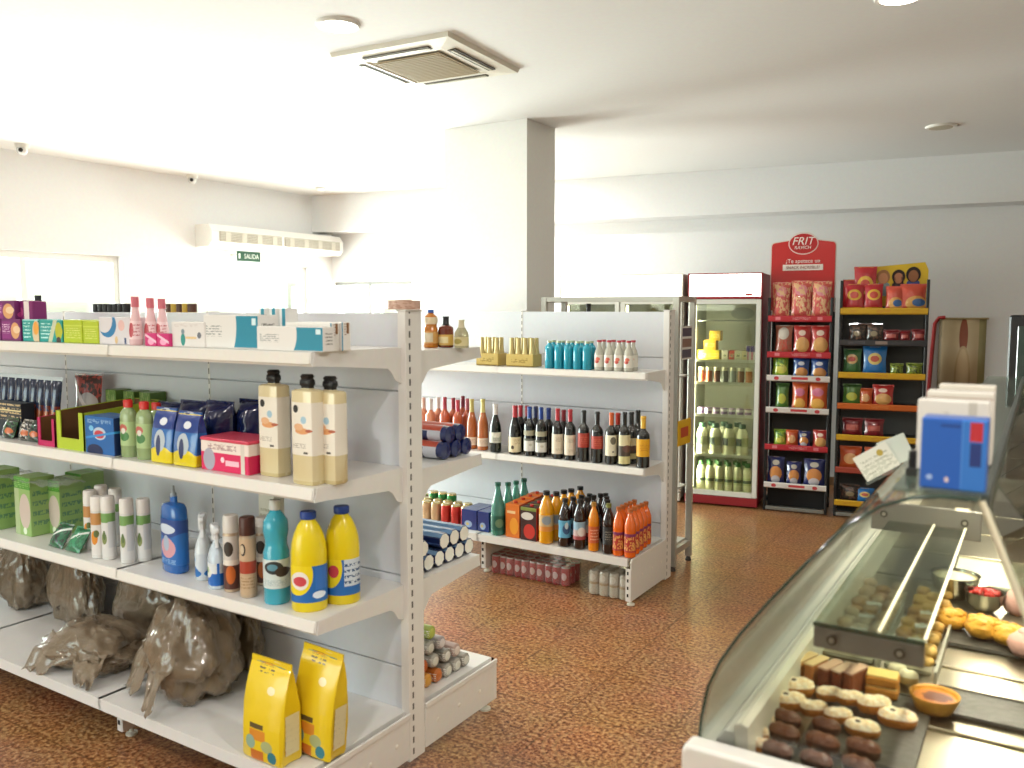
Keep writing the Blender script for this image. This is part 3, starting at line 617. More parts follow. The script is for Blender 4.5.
# --- third shelf
GB = printed('#8fb268', [('r', .0, .3, .0, 1, '#a9bc8c'), ('ef', .3, .98, .12, .72, '#c9b9ae'), ('rf', 0, 1, .8, 1, '#4a8f2c'), ('lf', .05, .9, .82, .97, '#8fbc6c'), ('ls', .1, .9, .1, .85, '#5f8a66'), ('rs', 0, 1, .85, 1, '#8aa860'), ('ef', .5, .72, .02, .14, '#dfe8d0')])
for i, (xa, xb, yt, yb, Y) in enumerate(((-54, -36, 476, 530, FY+.06), (-18, -2, 477, 534, FY+.05), (14, 34, 478, 534, FY+.07), (46, 60, 478, 530, FY+.15), (70, 80, 476, 528, FY+.27))):
    A, C = S(xa, Y, Z3), S(xb, Y, Z3)
    carton('tea_box', 'green carton with a pale picture, third shelf, %s' % ('first from the left', 'second from the left', 'third from the left and broadest', 'fourth, narrow, right of the broadest', 'last, next to the white cans')[i], 'box', (A+C)/2, .125, .11, (yb-yt+2)/ppm(A), GB, rz=.0)
for i, px in enumerate((4, 40)):
    p = S(px, FY+.10, Z3+.206)
    t = thing('film_wrap', 'crumpled clear plastic wrap lying over the green cartons, %s piece' % ('left', 'right')[i], 'plastic wrap', (p.x, p.y+.04, Z3+.232))
    rnd = random.Random(i); n = 12; vs = [((u/(n-1)-.5)*.30, (v/(n-1)-.5)*.16, rnd.uniform(0, .016)) for v in range(n) for u in range(n)]
    obj('sheet', MB().add(vs, [(v*n+u, v*n+u+1, v*n+n+u+1, v*n+n+u) for v in range(n-1) for u in range(n-1)], 0, True), film('#cfd6d8', .35, .15), t)
for i, px in enumerate((55, 72)):
    p = S(px, FY+.03, Z3); snack_bag('crumpled green wrapper before the green cartons, %s' % ('left', 'right')[i], p, .1, .1, .05, printed('#1f6a44', [('n', 0, 1, 0, 1, ('#2d2f2c', '#2f8a5e')[i]), ('d', -.05, .05, .2, .9, '#d6ded6')], coat=.6), 50+i, name='crumpled_pack', cat='pack', lean=-.6)
CANG = printed('#d9d8d6', [('r', 0, 1, .78, 1, '#77a15e'), ('e', .1, .5, .28, .55, '#7d8a52'), ('e', .2, .42, .38, .6, '#566b3c'), ('r', .6, 1, .2, .8, '#c8cbce')], rough=.35)
CANO = printed('#dcd9d6', [('r', 0, 1, .72, 1, '#c08a52'), ('e', .1, .6, .25, .58, '#d98a2c'), ('e', .3, .7, .42, .6, '#5f6b3c')], rough=.35)
for i, (px, yt, yb, Y, o) in enumerate(((92, 493, 552, FY+.11, 1), (99.5, 494, 556, FY+.05, 1), (110, 494, 558, FY+.06, 0), (103, 490, 550, FY+.17, 0), (117, 490, 548, FY+.19, 0), (128.5, 493, 558, FY+.07, 0), (145, 491, 554, FY+.12, 0))):
    p = S(px, Y, Z3); h = (yb-yt)/ppm(p)
    bottle('air_freshener_can', ('white spray can with an orange band, back left of the group', 'white spray can with an orange flower at the front left', 'white spray can with a green band, front, right of the orange flower', 'white spray can at the rear of the group, left', 'white spray can at the rear of the group, middle', 'white spray can with a green band, front, second from right', 'white spray can with a green band at the right end')[i], 'spray can', p, h, .0265, 'can', mat('#d8d6d2', .35), mat('#e4ded8', .4), .775, [(.06, .74, (CANG, CANO)[o])], rz=.7)
BLUEB = mat('#1c62ae', .12, coat=.6); BLAB = printed('#2668b0', [('e', -.1, 1.1, .6, 1.1, '#27488c'), ('e', .1, .9, .68, .9, '#cdd8e6'), ('e', .2, .9, .15, .6, '#d39aa4'), ('e', .35, .65, .3, .65, '#a8b8cc'), ('l', .1, .9, .02, .12, '#9ec0e0')])
p = S(176, FY+.1, Z3); h = 84/ppm(p)
t = thing('rinse_aid_bottle', 'blue flat bottle with a thin white spout on the third shelf', 'bottle', p, -.12)
obj('body', MB().lathe([(z*h, r*.062) for z, r in ((0, .9), (.02, 1), (.66, 1), (.77, .94), (.81, .78), (.83, .3), (.9, .28))], 22, 1, .55, 3), BLUEB, t)
obj('paper_label', MB().lathe([(z*h, r*.0626) for z, r in ((.1, 1), (.64, 1))], 22, 1, .56, 3), BLAB, t)
obj('spout', MB().lathe([(h*.89, .012), (h*.93, .012), (h*.95, .006), (h*1.02, .0045)], 12), mat('#9fa8ae', .4), t)
def trigger(label, p, h, body, lab, seed=0, rz=0):
    t = thing('trigger_spray_bottle', label, 'spray bottle', p, rz)
    obj('body', MB().lathe([(0, .042), (.004, .046), (h*.42, .046), (h*.55, .036), (h*.68, .016), (h*.74, .014)], 20, 1, .62, 2.6), body, t)
    obj('paper_label', MB().lathe([(h*.06, .0465), (h*.4, .0465)], 20, 1, .62, 2.6), lab, t)
    n = MB().box(-.018, .04, -.014, .014, h*.79, h*.95, b=.006).box(-.042, -.016, -.009, .009, h*.85, h*.93, b=.003); n.lathe([(h*.73, .015), (h*.81, .014)], 14)
    o = obj('spray_head', n, mat('#dfe2e4', .35), t)
    obj('trigger', MB().prism([(-.026, h*.84), (-.018, h*.84), (-.016, h*.72), (-.03, h*.62), (-.034, h*.63), (-.024, h*.73)], -.005, .005, 'y'), mat('#e9ecee', .35), o)
    return t
WB = printed('#cfd8df', [('e', .0, 1, -.2, .5, '#2b72b8'), ('e', .2, .8, .55, .9, '#4a9ad0')])
p = S(204, FY+.1, Z3); trigger('white spray bottle with a slim nozzle just right of the blue bottle', p, 68/ppm(p), mat('#d6dde0', .25, coat=.4), WB, 0, 2.4)
p = S(217, FY+.06, Z3); trigger('white and blue spray bottle leaning before the dark cans', p, 66/ppm(p), mat('#c9d6e0', .25, coat=.4), printed('#1f66b8', [('r', 0, 1, .55, 1, '#d9dfe2'), ('e', .1, .8, .3, .9, '#e4e4dc'), ('e', .3, .6, .5, .8, '#86a86a')]), 0, 2.6)
C1 = printed('#55322a', [('r', 0, 1, .55, 1, '#cfc9c2'), ('e', .1, .7, .62, .9, '#3a322c'), ('e', .2, .8, .1, .45, '#c2642c'), ('r', 0, 1, .45, .55, '#e6ded2')])
C2 = printed('#c2a585', [('e', .1, .45, .7, .92, '#3c2e28'), ('r', 0, 1, .38, .6, '#a8402c'), ('e', .1, .35, .73, .89, '#c9b79a'), ('l', .1, .9, .1, .35, '#a08058')])
for i, (px, yt, yb, Y, cap, lm) in enumerate(((232.5, 514, 591, FY+.06, '#d8d2ca', C1), (249, 517, 598, FY+.05, '#4a2418', C2), (264, 512, 580, FY+.17, '#d8d2ca', C1))):
    p = S(px, Y, Z3); h = (yb-yt)/ppm(p)
    bottle('spray_can', ('spray can with a white cap and a brown orange lower label', 'beige spray can with a dark brown cap', 'spray can with a white cap hidden behind the turquoise bottle')[i], 'spray can', p, h, .0275, 'can', mat('#c2ab92', .35, .3), mat(cap, .4), .775, [(.04, .735, lm)], rz=.7)
p = S(268, FY+.26, Z3); carton('insecticide_box', 'tall pale carton behind the brown-capped can', 'box', p, .085, .05, 83/ppm(p), printed('#dcd8c9', [('lf', .1, .9, .5, .8, '#b0aa90')]))
TQ = mat('#3fb3cc', .15, trans=.15, coat=.5); TQL = printed('#cfdad8', [('e', .1, .8, .5, .95, '#2e3334'), ('e', .2, .6, .62, .85, '#5a8fa0'), ('e', .5, 1., .4, .75, '#3b3028'), ('l', .1, .9, .1, .3, '#9fb4b8')])
p = S(277.5, FY+.065, Z3); bottle('floor_cleaner_bottle', 'turquoise ribbed bottle with a white cap', 'bottle', p, 103/ppm(p), .044, 'waist', TQ, mat('#d9dcd8', .4), .905, [(.16, .44, TQL)], rz=.7)
YB = mat('#e8cf12', .3, coat=.3); YL = printed('#2368b0', [('e', -.25, .62, .2, 1.35, '#ecd31c'), ('e', .02, .5, .35, .85, '#e9e3dc'), ('e', .08, .44, .45, .72, '#c8414a'), ('r', .68, .96, .35, .95, '#2f6fc0'), ('e', .6, .95, .1, .3, '#dfe8f2')])
YL2 = printed('#2368b0', [('e', -.25, .5, .2, 1.35, '#ecd31c'), ('r', .55, 1., .25, 1, '#c9d4de'), ('l', .55, 1, .25, .95, '#2b4f7c'), ('e', .1, .4, .5, .85, '#c8414a')])
for i, (px, yt, yb, Y, lm) in enumerate(((310, 513.5, 612, FY+.075, YL), (343, 508.5, 605, FY+.185, YL2))):
    p = S(px, Y, Z3); bottle('bleach_bottle', ('big yellow bottle with a blue cap next to the turquoise bottle', 'big yellow bottle with a blue cap, set back near the shelf end')[i], 'bottle', p, (yb-yt)/ppm(p), .058, 'jug2', YB, mat('#1d3f8f', .4), .92, [(.1, .47, lm)], rz=.75, sy=.82)
# --- base shelf: yellow pet food bags and brown plastic bags
YP = printed('#e6c51c', [('l', .25, .62, .86, .93, '#6b5a3c'), ('r', .22, .55, .32, .37, '#5a4a2c'), ('r', .22, .6, .2, .31, '#d88a2c'), ('e', .12, .36, .1, .24, '#8fae9a'), ('e', .5, .78, .1, .22, '#a8b07c'), ('r', .25, .56, .0, .1, '#c9702c'), ('e', .66, .88, .01, .13, '#1f7a8c'), ('e', .56, .74, .68, .76, '#efe0b0'), ('d', .0, .0, .9, .9, '#e6c51c')], coat=.35, rough=.3, bump=.25, bscale=14)
SD = printed('#d9cfa6', [('l', .0, 1, .25, .9, '#7a786a'), ('e', .4, .9, .25, .5, '#4d7fa6'), ('r', 0, 1, .06, .14, '#b2502c')])
p1 = S(273, FY-.0, Z0); p2 = S(316, FY+.15, Z0)
pouch('yellow pet food bag standing frontmost on the bottom shelf', (S(274, 1.84, .21).x, 1.832, Z0+.001), .185, 96/ppm(p1), .095, YP, 3, rz=.0, name='pet_food_bag', cat='bag', side=SD)
pouch('yellow pet food bag standing behind the front one, tilted to the right', (S(317, 1.93, .21).x+.005, 1.93, Z0+.001), .17, 100/ppm(p2), .09, YP, 5, rz=.0, name='pet_food_bag', cat='bag', side=SD).rotation_euler = (-.03, .07, .05)
BRB = mat('#7d6c5a', .3, coat=.35, bump=.7, bscale=26)
from mathutils import noise as NZ
FILMB = film('#8f7d66', .66, .14); FILMB.node_tree.nodes['Principled BSDF'].inputs['Coat Weight'].default_value = .8; BRC = mat('#3f352c', .55, bump=.6, bscale=18)
for nd_ in [FILMB.node_tree]:
    nn_ = nd_.nodes.new('ShaderNodeTexNoise'); nn_.inputs['Scale'].default_value = 24; nn_.inputs['Detail'].default_value = 3; nn_.inputs['Distortion'].default_value = 1.2
    tt_ = nd_.nodes.new('ShaderNodeTexCoord'); nd_.links.new(tt_.outputs['Object'], nn_.inputs[0])
    bb_ = nd_.nodes.new('ShaderNodeBump'); bb_.inputs['Strength'].default_value = .35; bb_.inputs['Distance'].default_value = .01
    nd_.links.new(nn_.outputs['Fac'], bb_.inputs['Height']); nd_.links.new(bb_.outputs[0], nd_.nodes['Principled BSDF'].inputs['Normal'])
def plastic_bag(label, p, w, d, h, seed, rz, handle=True, lean=0.):
    """slumped thin carrier bag: crumpled lump with sharp creases, gathered top and a pulled-out flap"""
    t = thing('plastic_bag', label, 'bag', p, rz); rnd = random.Random(seed); nr, ns = 36, 80; R = []; off = Vector((seed*3.1, seed*1.7, 0))
    for i in range(nr+1):
        th = PI*i/nr; ring = []
        for j in range(ns):
            a = 2*PI*j/ns; sx = math.sin(th); dirv = Vector((sx*math.cos(a), sx*math.sin(a), -math.cos(th)))
            q = dirv*2.2+off
            f = .94+.24*NZ.noise(q)+.22*(.5-abs(NZ.noise(q*1.5)))+.12*(.5-abs(NZ.noise(q*3.2+off)))+.025*(.5-abs(NZ.noise(q*7+off)))
            e = 2.7; k = (abs(dirv.x)**e+abs(dirv.y)**e+abs(dirv.z)**e)**(-1/e)
            x, y, z = dirv.x*k*f*w/2, dirv.y*k*f*d/2, (dirv.z*k*f*.5+.5)*h
            top = max(0, z/h-.45); x *= 1-.55*top; y *= 1-.55*top; y += lean*top*d
            ring.append((x, y, max(z, .001)))
        R.append(ring)
    obj('body', MB().rings(R), FILMB, t)
    obj('contents', MB().rings([[(x*.86+.012*NZ.noise(Vector((x*30, y*30, z*30))), y*.86, z*.84+.006) for x, y, z in r] for r in R]), BRC, t)
    n, m = 14, 10   # knotted top / open mouth flap
    for (fx, fy, fz, dx, dy, dz, ww) in (((-.1*w, -.30*d, h*.70, -.22*w, -.34*d, -h*.64, .62*w), (.22*w, -.34*d, h*.6, .18*w, -.34*d, -h*.50, .46*w)) if handle else ((0., -.1*d, h*.8, .12*w, -.25*d, h*.12, .5*w),)):
        V = []
        for i in range(n):
            u = i/(n-1); sg = math.sin(PI*min(u*1.15, 1))*.04*h
            for j in range(m):
                v = j/(m-1)-.5; q = Vector((u*3, v*4, seed))
                V.append((fx+dx*u+v*ww*(1-.55*u), fy+dy*u+.006*math.cos(v*14+u*5)-.01, max(.004, fz+dz*u**.8+sg+.045*NZ.noise(q)+.005*math.sin(v*16+u*6))))
        fo = obj('flap', MB().add(V, [(i*m+j, i*m+j+1, i*m+m+j+1, i*m+m+j) for i in range(n-1) for j in range(m-1)], 0, True), FILMB, t)
        fo.modifiers.new('thick', 'SOLIDIFY').thickness = .0015
    return t
for i, (px, Y, w, d, h, rz, lb) in enumerate((
    (196, FY+.14, .37, .32, .36, -.35, 'big brown plastic bag slumped at the right end of the bag row'),
    (100, FY+.10, .44, .30, .17, .10, 'flat brown plastic bag lying forward in the middle of the row'),
    (150, FY+.325, .36, .125, .34, .05, 'dark brown plastic bag against the back panel behind the flat one'),
    (76, FY+.31, .36, .15, .35, -.05, 'brown plastic bag standing behind the flat one, second from left'),
    (26, FY+.30, .27, .20, .37, .1, 'brown plastic bag at the left edge of the picture, upper'),
    (246, FY+.365, .16, .08, .28, .0, 'small brown plastic bag against the back panel behind the biggest one'),
    (-46, FY+.06, .28, .24, .28, -.1, 'brown plastic bag half cut by the left edge of the picture'))):
    p = S(px, Y, Z0); plastic_bag(lb, p, w, d, h, 11+i, rz, i in (0, 1))
# ================================================================== G1 FAR SIDE (aisle side seen past the upright)
p = S(431, G1Y+.26, 1.506)
t = bottle('brandy_bottle', 'orange squared bottle with a blue stopper beside the upright', 'bottle', p, 38/ppm(p), .028, 'waist', mat('#c77a24', .12, coat=.5), mat('#1f4f9a', .4), .91, [(.12, .42, printed('#d7a55e', [('r', .1, .9, .1, .9, '#e2d3b6')])), (.62, .8, mat('#e5d2b0', .5))])
p = S(446, G1Y+.30, 1.506)
bottle('brandy_bottle', 'dark amber brandy bottle with a black neck on the end shelf', 'bottle', p, 31/ppm(p), .03, 'wine', mat('#6e2c16', .1, coat=.5), BLACK, .72, [(.08, .42, printed('#d9b25c', [('r', .1, .9, .2, .8, '#e9d9a8')]))])
p = S(461.5, G1Y+.30, 1.506)
bottle('liqueur_bottle', 'pale clear bottle with a cream neck right of the amber one', 'bottle', p, 28/ppm(p), .028, 'slope', mat('#c9c39c', .1, trans=.3, coat=.5), mat('#d9cfae', .4), .72, [(.08, .4, printed('#d9cf9e', [('e', .2, .8, .2, .8, '#a89a4e')]))])
FB = printed('#22306a', [('rf', 0, 1, 0, 1, '#22306a')])
FOILM = printed('#2a3468', [('rf', .0, 1, .72, 1, '#c2523a'), ('rf', 0, .34, .1, .66, '#c4c2cc'), ('rf', .38, .62, .12, .62, '#1c2658'), ('rf', .66, .96, .1, .66, '#b5b4c0')], coat=.4)
# navy packs with end rolls, second shelf of the far side: long in X, ends face the camera
for j, (y, z, xe, lb) in enumerate(((.262, 0, -1.925, 'front lower'), (.332, 0, -1.925, 'middle lower'), (.402, 0, -1.925, 'rear lower'), (.297, .058, -1.93, 'front upper'), (.367, .058, -1.93, 'rear upper'))):
    t = thing('bin_liner_roll', 'navy roll in a red and white sleeve, %s one of the stack' % lb, 'roll', (xe, G1Y+y, 1.076+z))
    obj('body', MB().lathe([(0, .026), (.004, .0335), (.30, .0335), (.304, .026)], 16, M=Matrix.Translation((-.304, 0, .0345)) @ Matrix.Rotation(PI/2, 4, 'Y')), mat('#17225a', .2, coat=.5, bump=.5, bscale=50), t)
    obj('sleeve', MB().lathe([(.025, .0342), (.275, .0342)], 16, M=Matrix.Translation((-.304, 0, .0345)) @ Matrix.Rotation(PI/2, 4, 'Y')), printed('#d2cfd6', [('r', 0, 1, .74, 1, '#c04a30'), ('r', .55, .75, .0, .7, '#1c2658'), ('r', .05, .2, .0, .7, '#1c2658')]), t)
# foil rolls with white ends on the third shelf
k = 0
rows = [[(424, 571), (435.5, 566), (449, 561), (459.5, 558), (470, 553.5), (479, 549)], [(440, 548.5), (456, 544), (465, 540.5), (475, 537)]]
for r_, row in enumerate(rows):
    for i, (px, py) in enumerate(row):
        # end faces in the plane X = -1.93
        d = ray(px, py); tt = (-1.93)/d.x; y = tt*d.y
        n_ = len(row)
        Y = (G1Y+.085+.066*i) if r_ == 0 else (G1Y+.118+.066*i + (.066 if i else 0))
        z = .666+.034 + (.060 if r_ else 0)
        t = thing('foil_roll', 'dark blue roll with a white end, %s row, %s from the front' % (('lower', 'upper')[r_], ('first', 'second', 'third', 'fourth', 'fifth', 'sixth')[n_-1-i] if 1 else ''), 'roll', (-1.93, Y, z))
        M = Matrix.Rotation(-PI/2, 4, 'Y')
        obj('body', MB().lathe([(0, .0325), (.32, .0325)], 8, M=M, smooth=False), printed('#1b2754', [('r', 0, 1, .78, 1, '#6f93b8'), ('r', 0, 1, .3, .4, '#3d5288')], coat=.5, rough=.2), t)
        obj('end_cap', MB().lathe([(-.002, .004), (-.002, .0285), (.0, .0295)], 8, M=M, smooth=False), mat('#f2efe4', .5), t)
# grey and orange tubes on the base shelf
for i, (y, z, c, e, xe, lb) in enumerate((
    (.10, 0, '#27356b', '#2b3a78', -1.96, 'navy pack nearest the upright on the bottom end shelf'), (.155, 0, '#cf8f3a', '#d99a3e', -1.94, 'yellow orange pack on the bottom end shelf'), (.15, .052, '#b8571f', '#c05f24', -1.955, 'burnt orange pack lying on the yellow one'), (.215, .0, '#c06a2a', '#c86d2e', -1.935, 'orange pack second from the upright, bottom layer'),
    (.275, 0, '#9b958a', '#d8d2c4', -1.93, 'grey pack with a pale end, bottom layer, third from the upright'), (.335, 0, '#a39d92', '#d9d4c8', -1.93, 'grey pack with a pale end, bottom layer, fourth from the upright'), (.395, 0, '#8f897e', '#d2ccc0', -1.93, 'grey pack with a pale end, bottom layer, far one'),
    (.215, .055, '#aaa498', '#ddd8cc', -1.95, 'grey pack in the second layer, near the orange ones'), (.28, .055, '#8b867b', '#ddd8cc', -1.94, 'grey pack in the second layer, middle'), (.345, .055, '#b1978c', '#e0cfc4', -1.94, 'pinkish grey pack in the second layer, far'),
    (.20, .11, '#9a958a', '#d8d3c6', -1.96, 'grey pack in the top layer, near'), (.265, .11, '#a59c9c', '#dcd2d0', -1.955, 'pinkish grey pack in the top layer, far'), (.22, .163, '#9fae4a', '#b8c25c', -1.97, 'lime green pack on top of the grey pile'))):
    t = thing('pasta_pack', lb, 'pack', (xe, G1Y+y, .206+z))
    obj('body', MB().lathe([(0, .02), (.006, .026), (.27, .026), (.276, .02)], 12, 1, 1, 2.6, M=Matrix.Translation((-.276, 0, .0265)) @ Matrix.Rotation(PI/2, 4, 'Y')), printed(c, [('l', 0, 1, .2, .8, '#e0dcd4')], coat=.4), t)
    obj('end', MB().ball((0, 0, .0265), .003, .018, .018), mat(e, .4), t)
# ================================================================== G2 PRODUCTS
GF = G2Y
GZ1, GZ2, GZ0 = 1.296, .746, .276
GFY2 = GF-.335
# gold four-packs
GOLD = mat('#c9b67c', .4, .35); GC = printed('#c0a558', [('n', .2, .8, .3, .7, '#9a7f34'), ('r', 0, 1, 0, .1, '#8a7030')], rough=.35)
for i, (pxs, xa, xb, lb) in enumerate((((479, 487, 494.5), 476, 498, 'gold carton of small bottles by the shelf joint, left one'), ((513, 521, 529.5, 537.5), 506, 533, 'gold carton of small bottles next to the turquoise bottles'))):
    A, C = S(xa, GF-.27, GZ1), S(xb, GF-.27, GZ1)
    t = thing('beer_carrier', lb, 'bottle pack', (A+C)/2)
    w = C.x-A.x
    obj('carton', MB().box(-w/2, w/2, 0, .11, 0, .078, b=.003), GC, t)
    for a in range(4 if i else 3):
        for b_ in range(2):
            x = -w/2+(a+.5)*w/(4 if i else 3)
            obj('bottle_neck', MB().lathe([(.078, .020), (.10, .0165), (.12, .0145), (.178, .014), (.18, .010)], 12), GOLD, t, (x, .03+.055*b_, 0))
TQB = mat('#1f9ab4', .1, coat=.5)
tl = ('first', 'second', 'third', 'fourth', 'fifth', 'sixth', 'seventh', 'eighth', 'ninth', 'tenth')
for r_ in range(2):
    for i in range(5):
        p = S(549.5+i*9.4+r_*4, GF-.29+r_*.075, GZ1)
        bottle('soda_bottle', 'small turquoise bottle with a pale cap, %s row, %s from the left' % (('front', 'back')[r_], tl[i]), 'bottle', p, .168, .0285, 'mini2', TQB, mat('#b9c4a2', .4, .3), .93, [])
RW = printed('#dcd8cc', [('e', .2, .7, .3, .6, '#b4433c'), ('e', .3, .8, .5, .8, '#d9705c')]); RWB = mat('#d4d2c4', .12, trans=.2, coat=.5)
for r_ in range(2):
    for i in range(4):
        p = S(599+i*9.8+r_*4.5, GF-.285+r_*.075, GZ1)
        bottle('soda_bottle', 'small clear bottle with a red cap, %s row, %s from the left' % (('front', 'back')[r_], tl[i]), 'bottle', p, .178, .0285, 'mini', RWB, mat('#b23a48', .4), .93, [(.12, .52, RW)])
# wine
WINE = mat('#15120f', .08, coat=.6); WGR = mat('#10180f', .08, coat=.6); ROSE = mat('#c65a32', .1, trans=.15, coat=.5); ROS2 = mat('#d98a66', .1, trans=.15, coat=.5)
def wl(base, *sh): return printed(base, list(sh), rough=.5)
LC = wl('#e0d2ac', ('e', .1, .3, .2, .45, '#4a3a2a'), ('l', .3, .8, .5, .9, '#a8916a'))
LW = wl('#dcdad2', ('r', 0, 1, .82, 1, '#55584e'), ('e', .3, .6, .4, .6, '#c2c0b2'))
LCR = wl('#ded2bc', ('l', .2, .8, .6, .85, '#9a8a72'), ('l', .2, .8, .15, .3, '#b6a88e'))
LR = wl('#a83a2c', ('l', .1, .9, .2, .8, '#c8644a'))
LO = wl('#e2dcc2', ('e', .25, .75, .55, .92, '#6a6454'), ('e', .4, .6, .15, .25, '#8a8474'))
LK = wl('#4c4238', ('r', 0, 1, .62, 1, '#d8cfa8'), ('r', 0, 1, 0, .26, '#cfc58c'), ('e', .2, .9, .4, .65, '#6a4a44'))
LY = wl('#e0a41e', ('l', .1, .9, .3, .7, '#c07c10'))
CAPR = '#b22a34'; CAPB = '#20428f'; CAPK = '#1b1817'
def wine(label, px, yb, yt, Y, body, cap, labs, prof='wine', cz=.76, name='wine_bottle', R=.0355):
    p = S(px, Y, GZ2); h = (yb-yt)/ppm(p)
    return bottle(name, label, 'bottle', p, h, R, prof, body, mat(cap, .35, coat=.2), cz, labs, rz=.8, capname='capsule')
fr = GFY2+.048
wine('rosé bottle with a pale capsule beside the upright', 424, 449, 405, fr+.10, ROS2, '#caa394', [])
wine('rosé bottle with a silver capsule, second from the upright', 431, 450, 404, fr+.02, ROS2, '#d8d2cc', [])
wine('rosé bottle with a silver capsule, third from the upright', 438.5, 449, 403.5, fr+.11, ROS2, '#dccfc8', [])
wine('rosé bottle with a red capsule, fourth from the upright', 445, 451, 402, fr+.02, ROSE, '#a83342', [])
wine('rosé bottle with a dark red capsule, behind the navy rolls', 453.5, 448, 401.5, fr+.11, ROSE, '#9c2c3c', [])
wine('rosé bottle with a crimson capsule, over the end of the navy rolls', 458, 451, 403.5, fr+.02, ROSE, '#b83246', [])
wine('rosé bottle with a maroon capsule, back row', 463, 447, 400, fr+.19, ROSE, '#8a2a3a', [])
wine('rosé bottle with a pink capsule, back row', 467.5, 448, 401, fr+.115, ROSE, '#b8606a', [])
SL = [(.08, .24, wl('#e0c9b4', ('l', .1, .9, .2, .8, '#b8907a')))]
wine('amber sparkling bottle with a gold foil neck, left of the pair', 472, 450, 400.5, fr+.03, mat('#b0602c', .1, coat=.5), '#c2b26a', SL, 'slope', .74)
wine('amber sparkling bottle with a gold foil neck, right of the pair', 483, 451.5, 400.5, fr+.02, mat('#b0602c', .1, coat=.5), '#cdbf72', SL, 'slope', .74)
wine('dark sloping bottle with a white capsule and white label', 495.5, 452.5, 404.5, fr, WGR, '#dcd9d2', [(.2, .42, wl('#c9cabd', ('e', .1, .9, .5, 1.2, '#e4e2d4'), ('l', .2, .8, .2, .5, '#6d7462')))], 'slope', .78, R=.038)
wine('wine bottle with a red capsule and cream label, left end of the reds', 515, 455, 406.5, fr+.0, WINE, CAPR, [(.05, .36, LC)], 'slope', R=.040)
wine('wine bottle with a bright red capsule, behind the cream label', 520.5, 452, 405.5, fr+.09, WINE, '#c23640', [])
wine('wine bottle with a wine-red capsule, rear row', 527, 449, 404.8, fr+.18, WINE, '#a82c3c', [])
wine('wine bottle with a blue capsule and white label, left of the blue ones', 529.5, 457, 408, fr, WINE, CAPB, [(.1, .36, LW), (.42, .52, wl('#a8a48c'))])
wine('wine bottle with a dark blue capsule, back left', 535.5, 454, 407, fr+.09, WINE, '#1d2c5c', [])
wine('wine bottle with a blue capsule and white label, second of the blue ones', 541, 458, 408.5, fr, WINE, CAPB, [(.1, .34, LW), (.42, .52, wl('#a8a48c'))])
wine('wine bottle with a blue capsule, back right', 548.5, 455, 408, fr+.09, WINE, '#243f88', [])
wine('wine bottle with a red capsule and large cream label, left', 557.5, 460, 410, fr, WINE, CAPR, [(.1, .5, LCR)])
wine('wine bottle with a dark red capsule in the back, between cream labels', 563.5, 456, 409.5, fr+.09, WINE, '#8c2830', [])
wine('wine bottle with a red capsule and large cream label, right', 570, 461, 410.5, fr, WINE, CAPR, [(.1, .5, LCR)])
wine('wine bottle with a black capsule and red label, left', 583.5, 463, 412, fr, WINE, CAPK, [(.28, .56, LR)])
wine('wine bottle with a black capsule and red label, right', 597, 464.5, 413.5, fr, WINE, CAPK, [(.28, .53, LR)])
wine('wine bottle with an orange capsule and white label', 611, 466, 414.5, fr, WINE, '#d0602a', [(.17, .57, LO)])
wine('wine bottle with an orange red capsule in the back', 617.5, 462, 413, fr+.09, WINE, '#c23a28', [])
wine('wine bottle with a black capsule and a dark and cream label', 624, 467, 413.5, fr, WINE, CAPK, [(.04, .58, LK)])
wine('wine bottle with a black capsule, second row, behind the dark and cream label', 631, 464, 412.5, fr+.085, WINE, CAPK, [(.1, .5, LK)])
wine('tall wine bottle with a black capsule, back row at the right end', 637.5, 462, 410.5, fr+.16, WINE, CAPK, [])
wine('wine bottle with a yellow capsule and yellow label at the right end', 642.8, 468, 416.5, fr, WINE, '#d8a830', [(.22, .56, LY)], R=.038)
# base: cans, water, cartons, juices, colas
BF = GF-.555
def soft(name, label, px, yb, yt, Y, R, prof, body, cap, cz, labs, cat='bottle', sy=1., n=2.):
    p = S(px, Y, GZ0); return bottle(name, label, cat, p, (yb-yt)/ppm(p), R, prof, body, cap, cz, labs, rz=.8, sy=sy, n=n)
CM = {'green': '#2f7a40', 'red': '#c0352a', 'gold': '#c9a37c', 'tan': '#b98d64', 'brown': '#8a5a48'}
kk = {}
for r_, (Y, z, items) in enumerate(((BF+.30, 0, [('green', 452), ('green', 443), ('green', 434), ('brown', 424)]), (BF+.22, 0, [('gold', 448), ('gold', 438), ('tan', 428), ('tan', 458), ('tan', 468)]),
                                   (BF+.14, 0, [('red', 456), ('red', 446), ('gold', 436), ('gold', 427), ('red', 466), ('brown', 475)]))):
    for c, px in items:
        p = S(px, Y, GZ0); kk[c] = kk.get(c, 0)+1
        t = bottle('drink_can', '%s drink can with a gold top, %s row, %s from the right' % (c, ('back', 'middle', 'front')[r_], tl[sum(1 for q in items if q[1] > px)]), 'can', p, .122 if c != 'green' else .15, .0325, 'tin', mat(CM[c], .3, .4), mat('#cdb67c', .25, .8), .93, [])
for i, (xa, xb) in enumerate(((461.5, 476.5), (477.5, 489))):
    A, C = S(xa, BF+.06, GZ0), S(xb, BF+.06, GZ0)
    carton('drink_carton_pack', 'dark blue wrapped pack beside the green water bottles, %s' % ('left', 'right')[i], 'pack', (A+C)/2, C.x-A.x, .2, .125, printed('#1f3474', [('e', .2, .7, .1, .45, '#8fa4c4'), ('e', .3, .5, .2, .35, '#c9b46a')], coat=.5, rough=.25))
GW = mat('#5fae98', .08, trans=.5, coat=.6); GWL = printed('#1f5a4a', [('e', .2, .8, .2, .8, '#6a8a6a')])
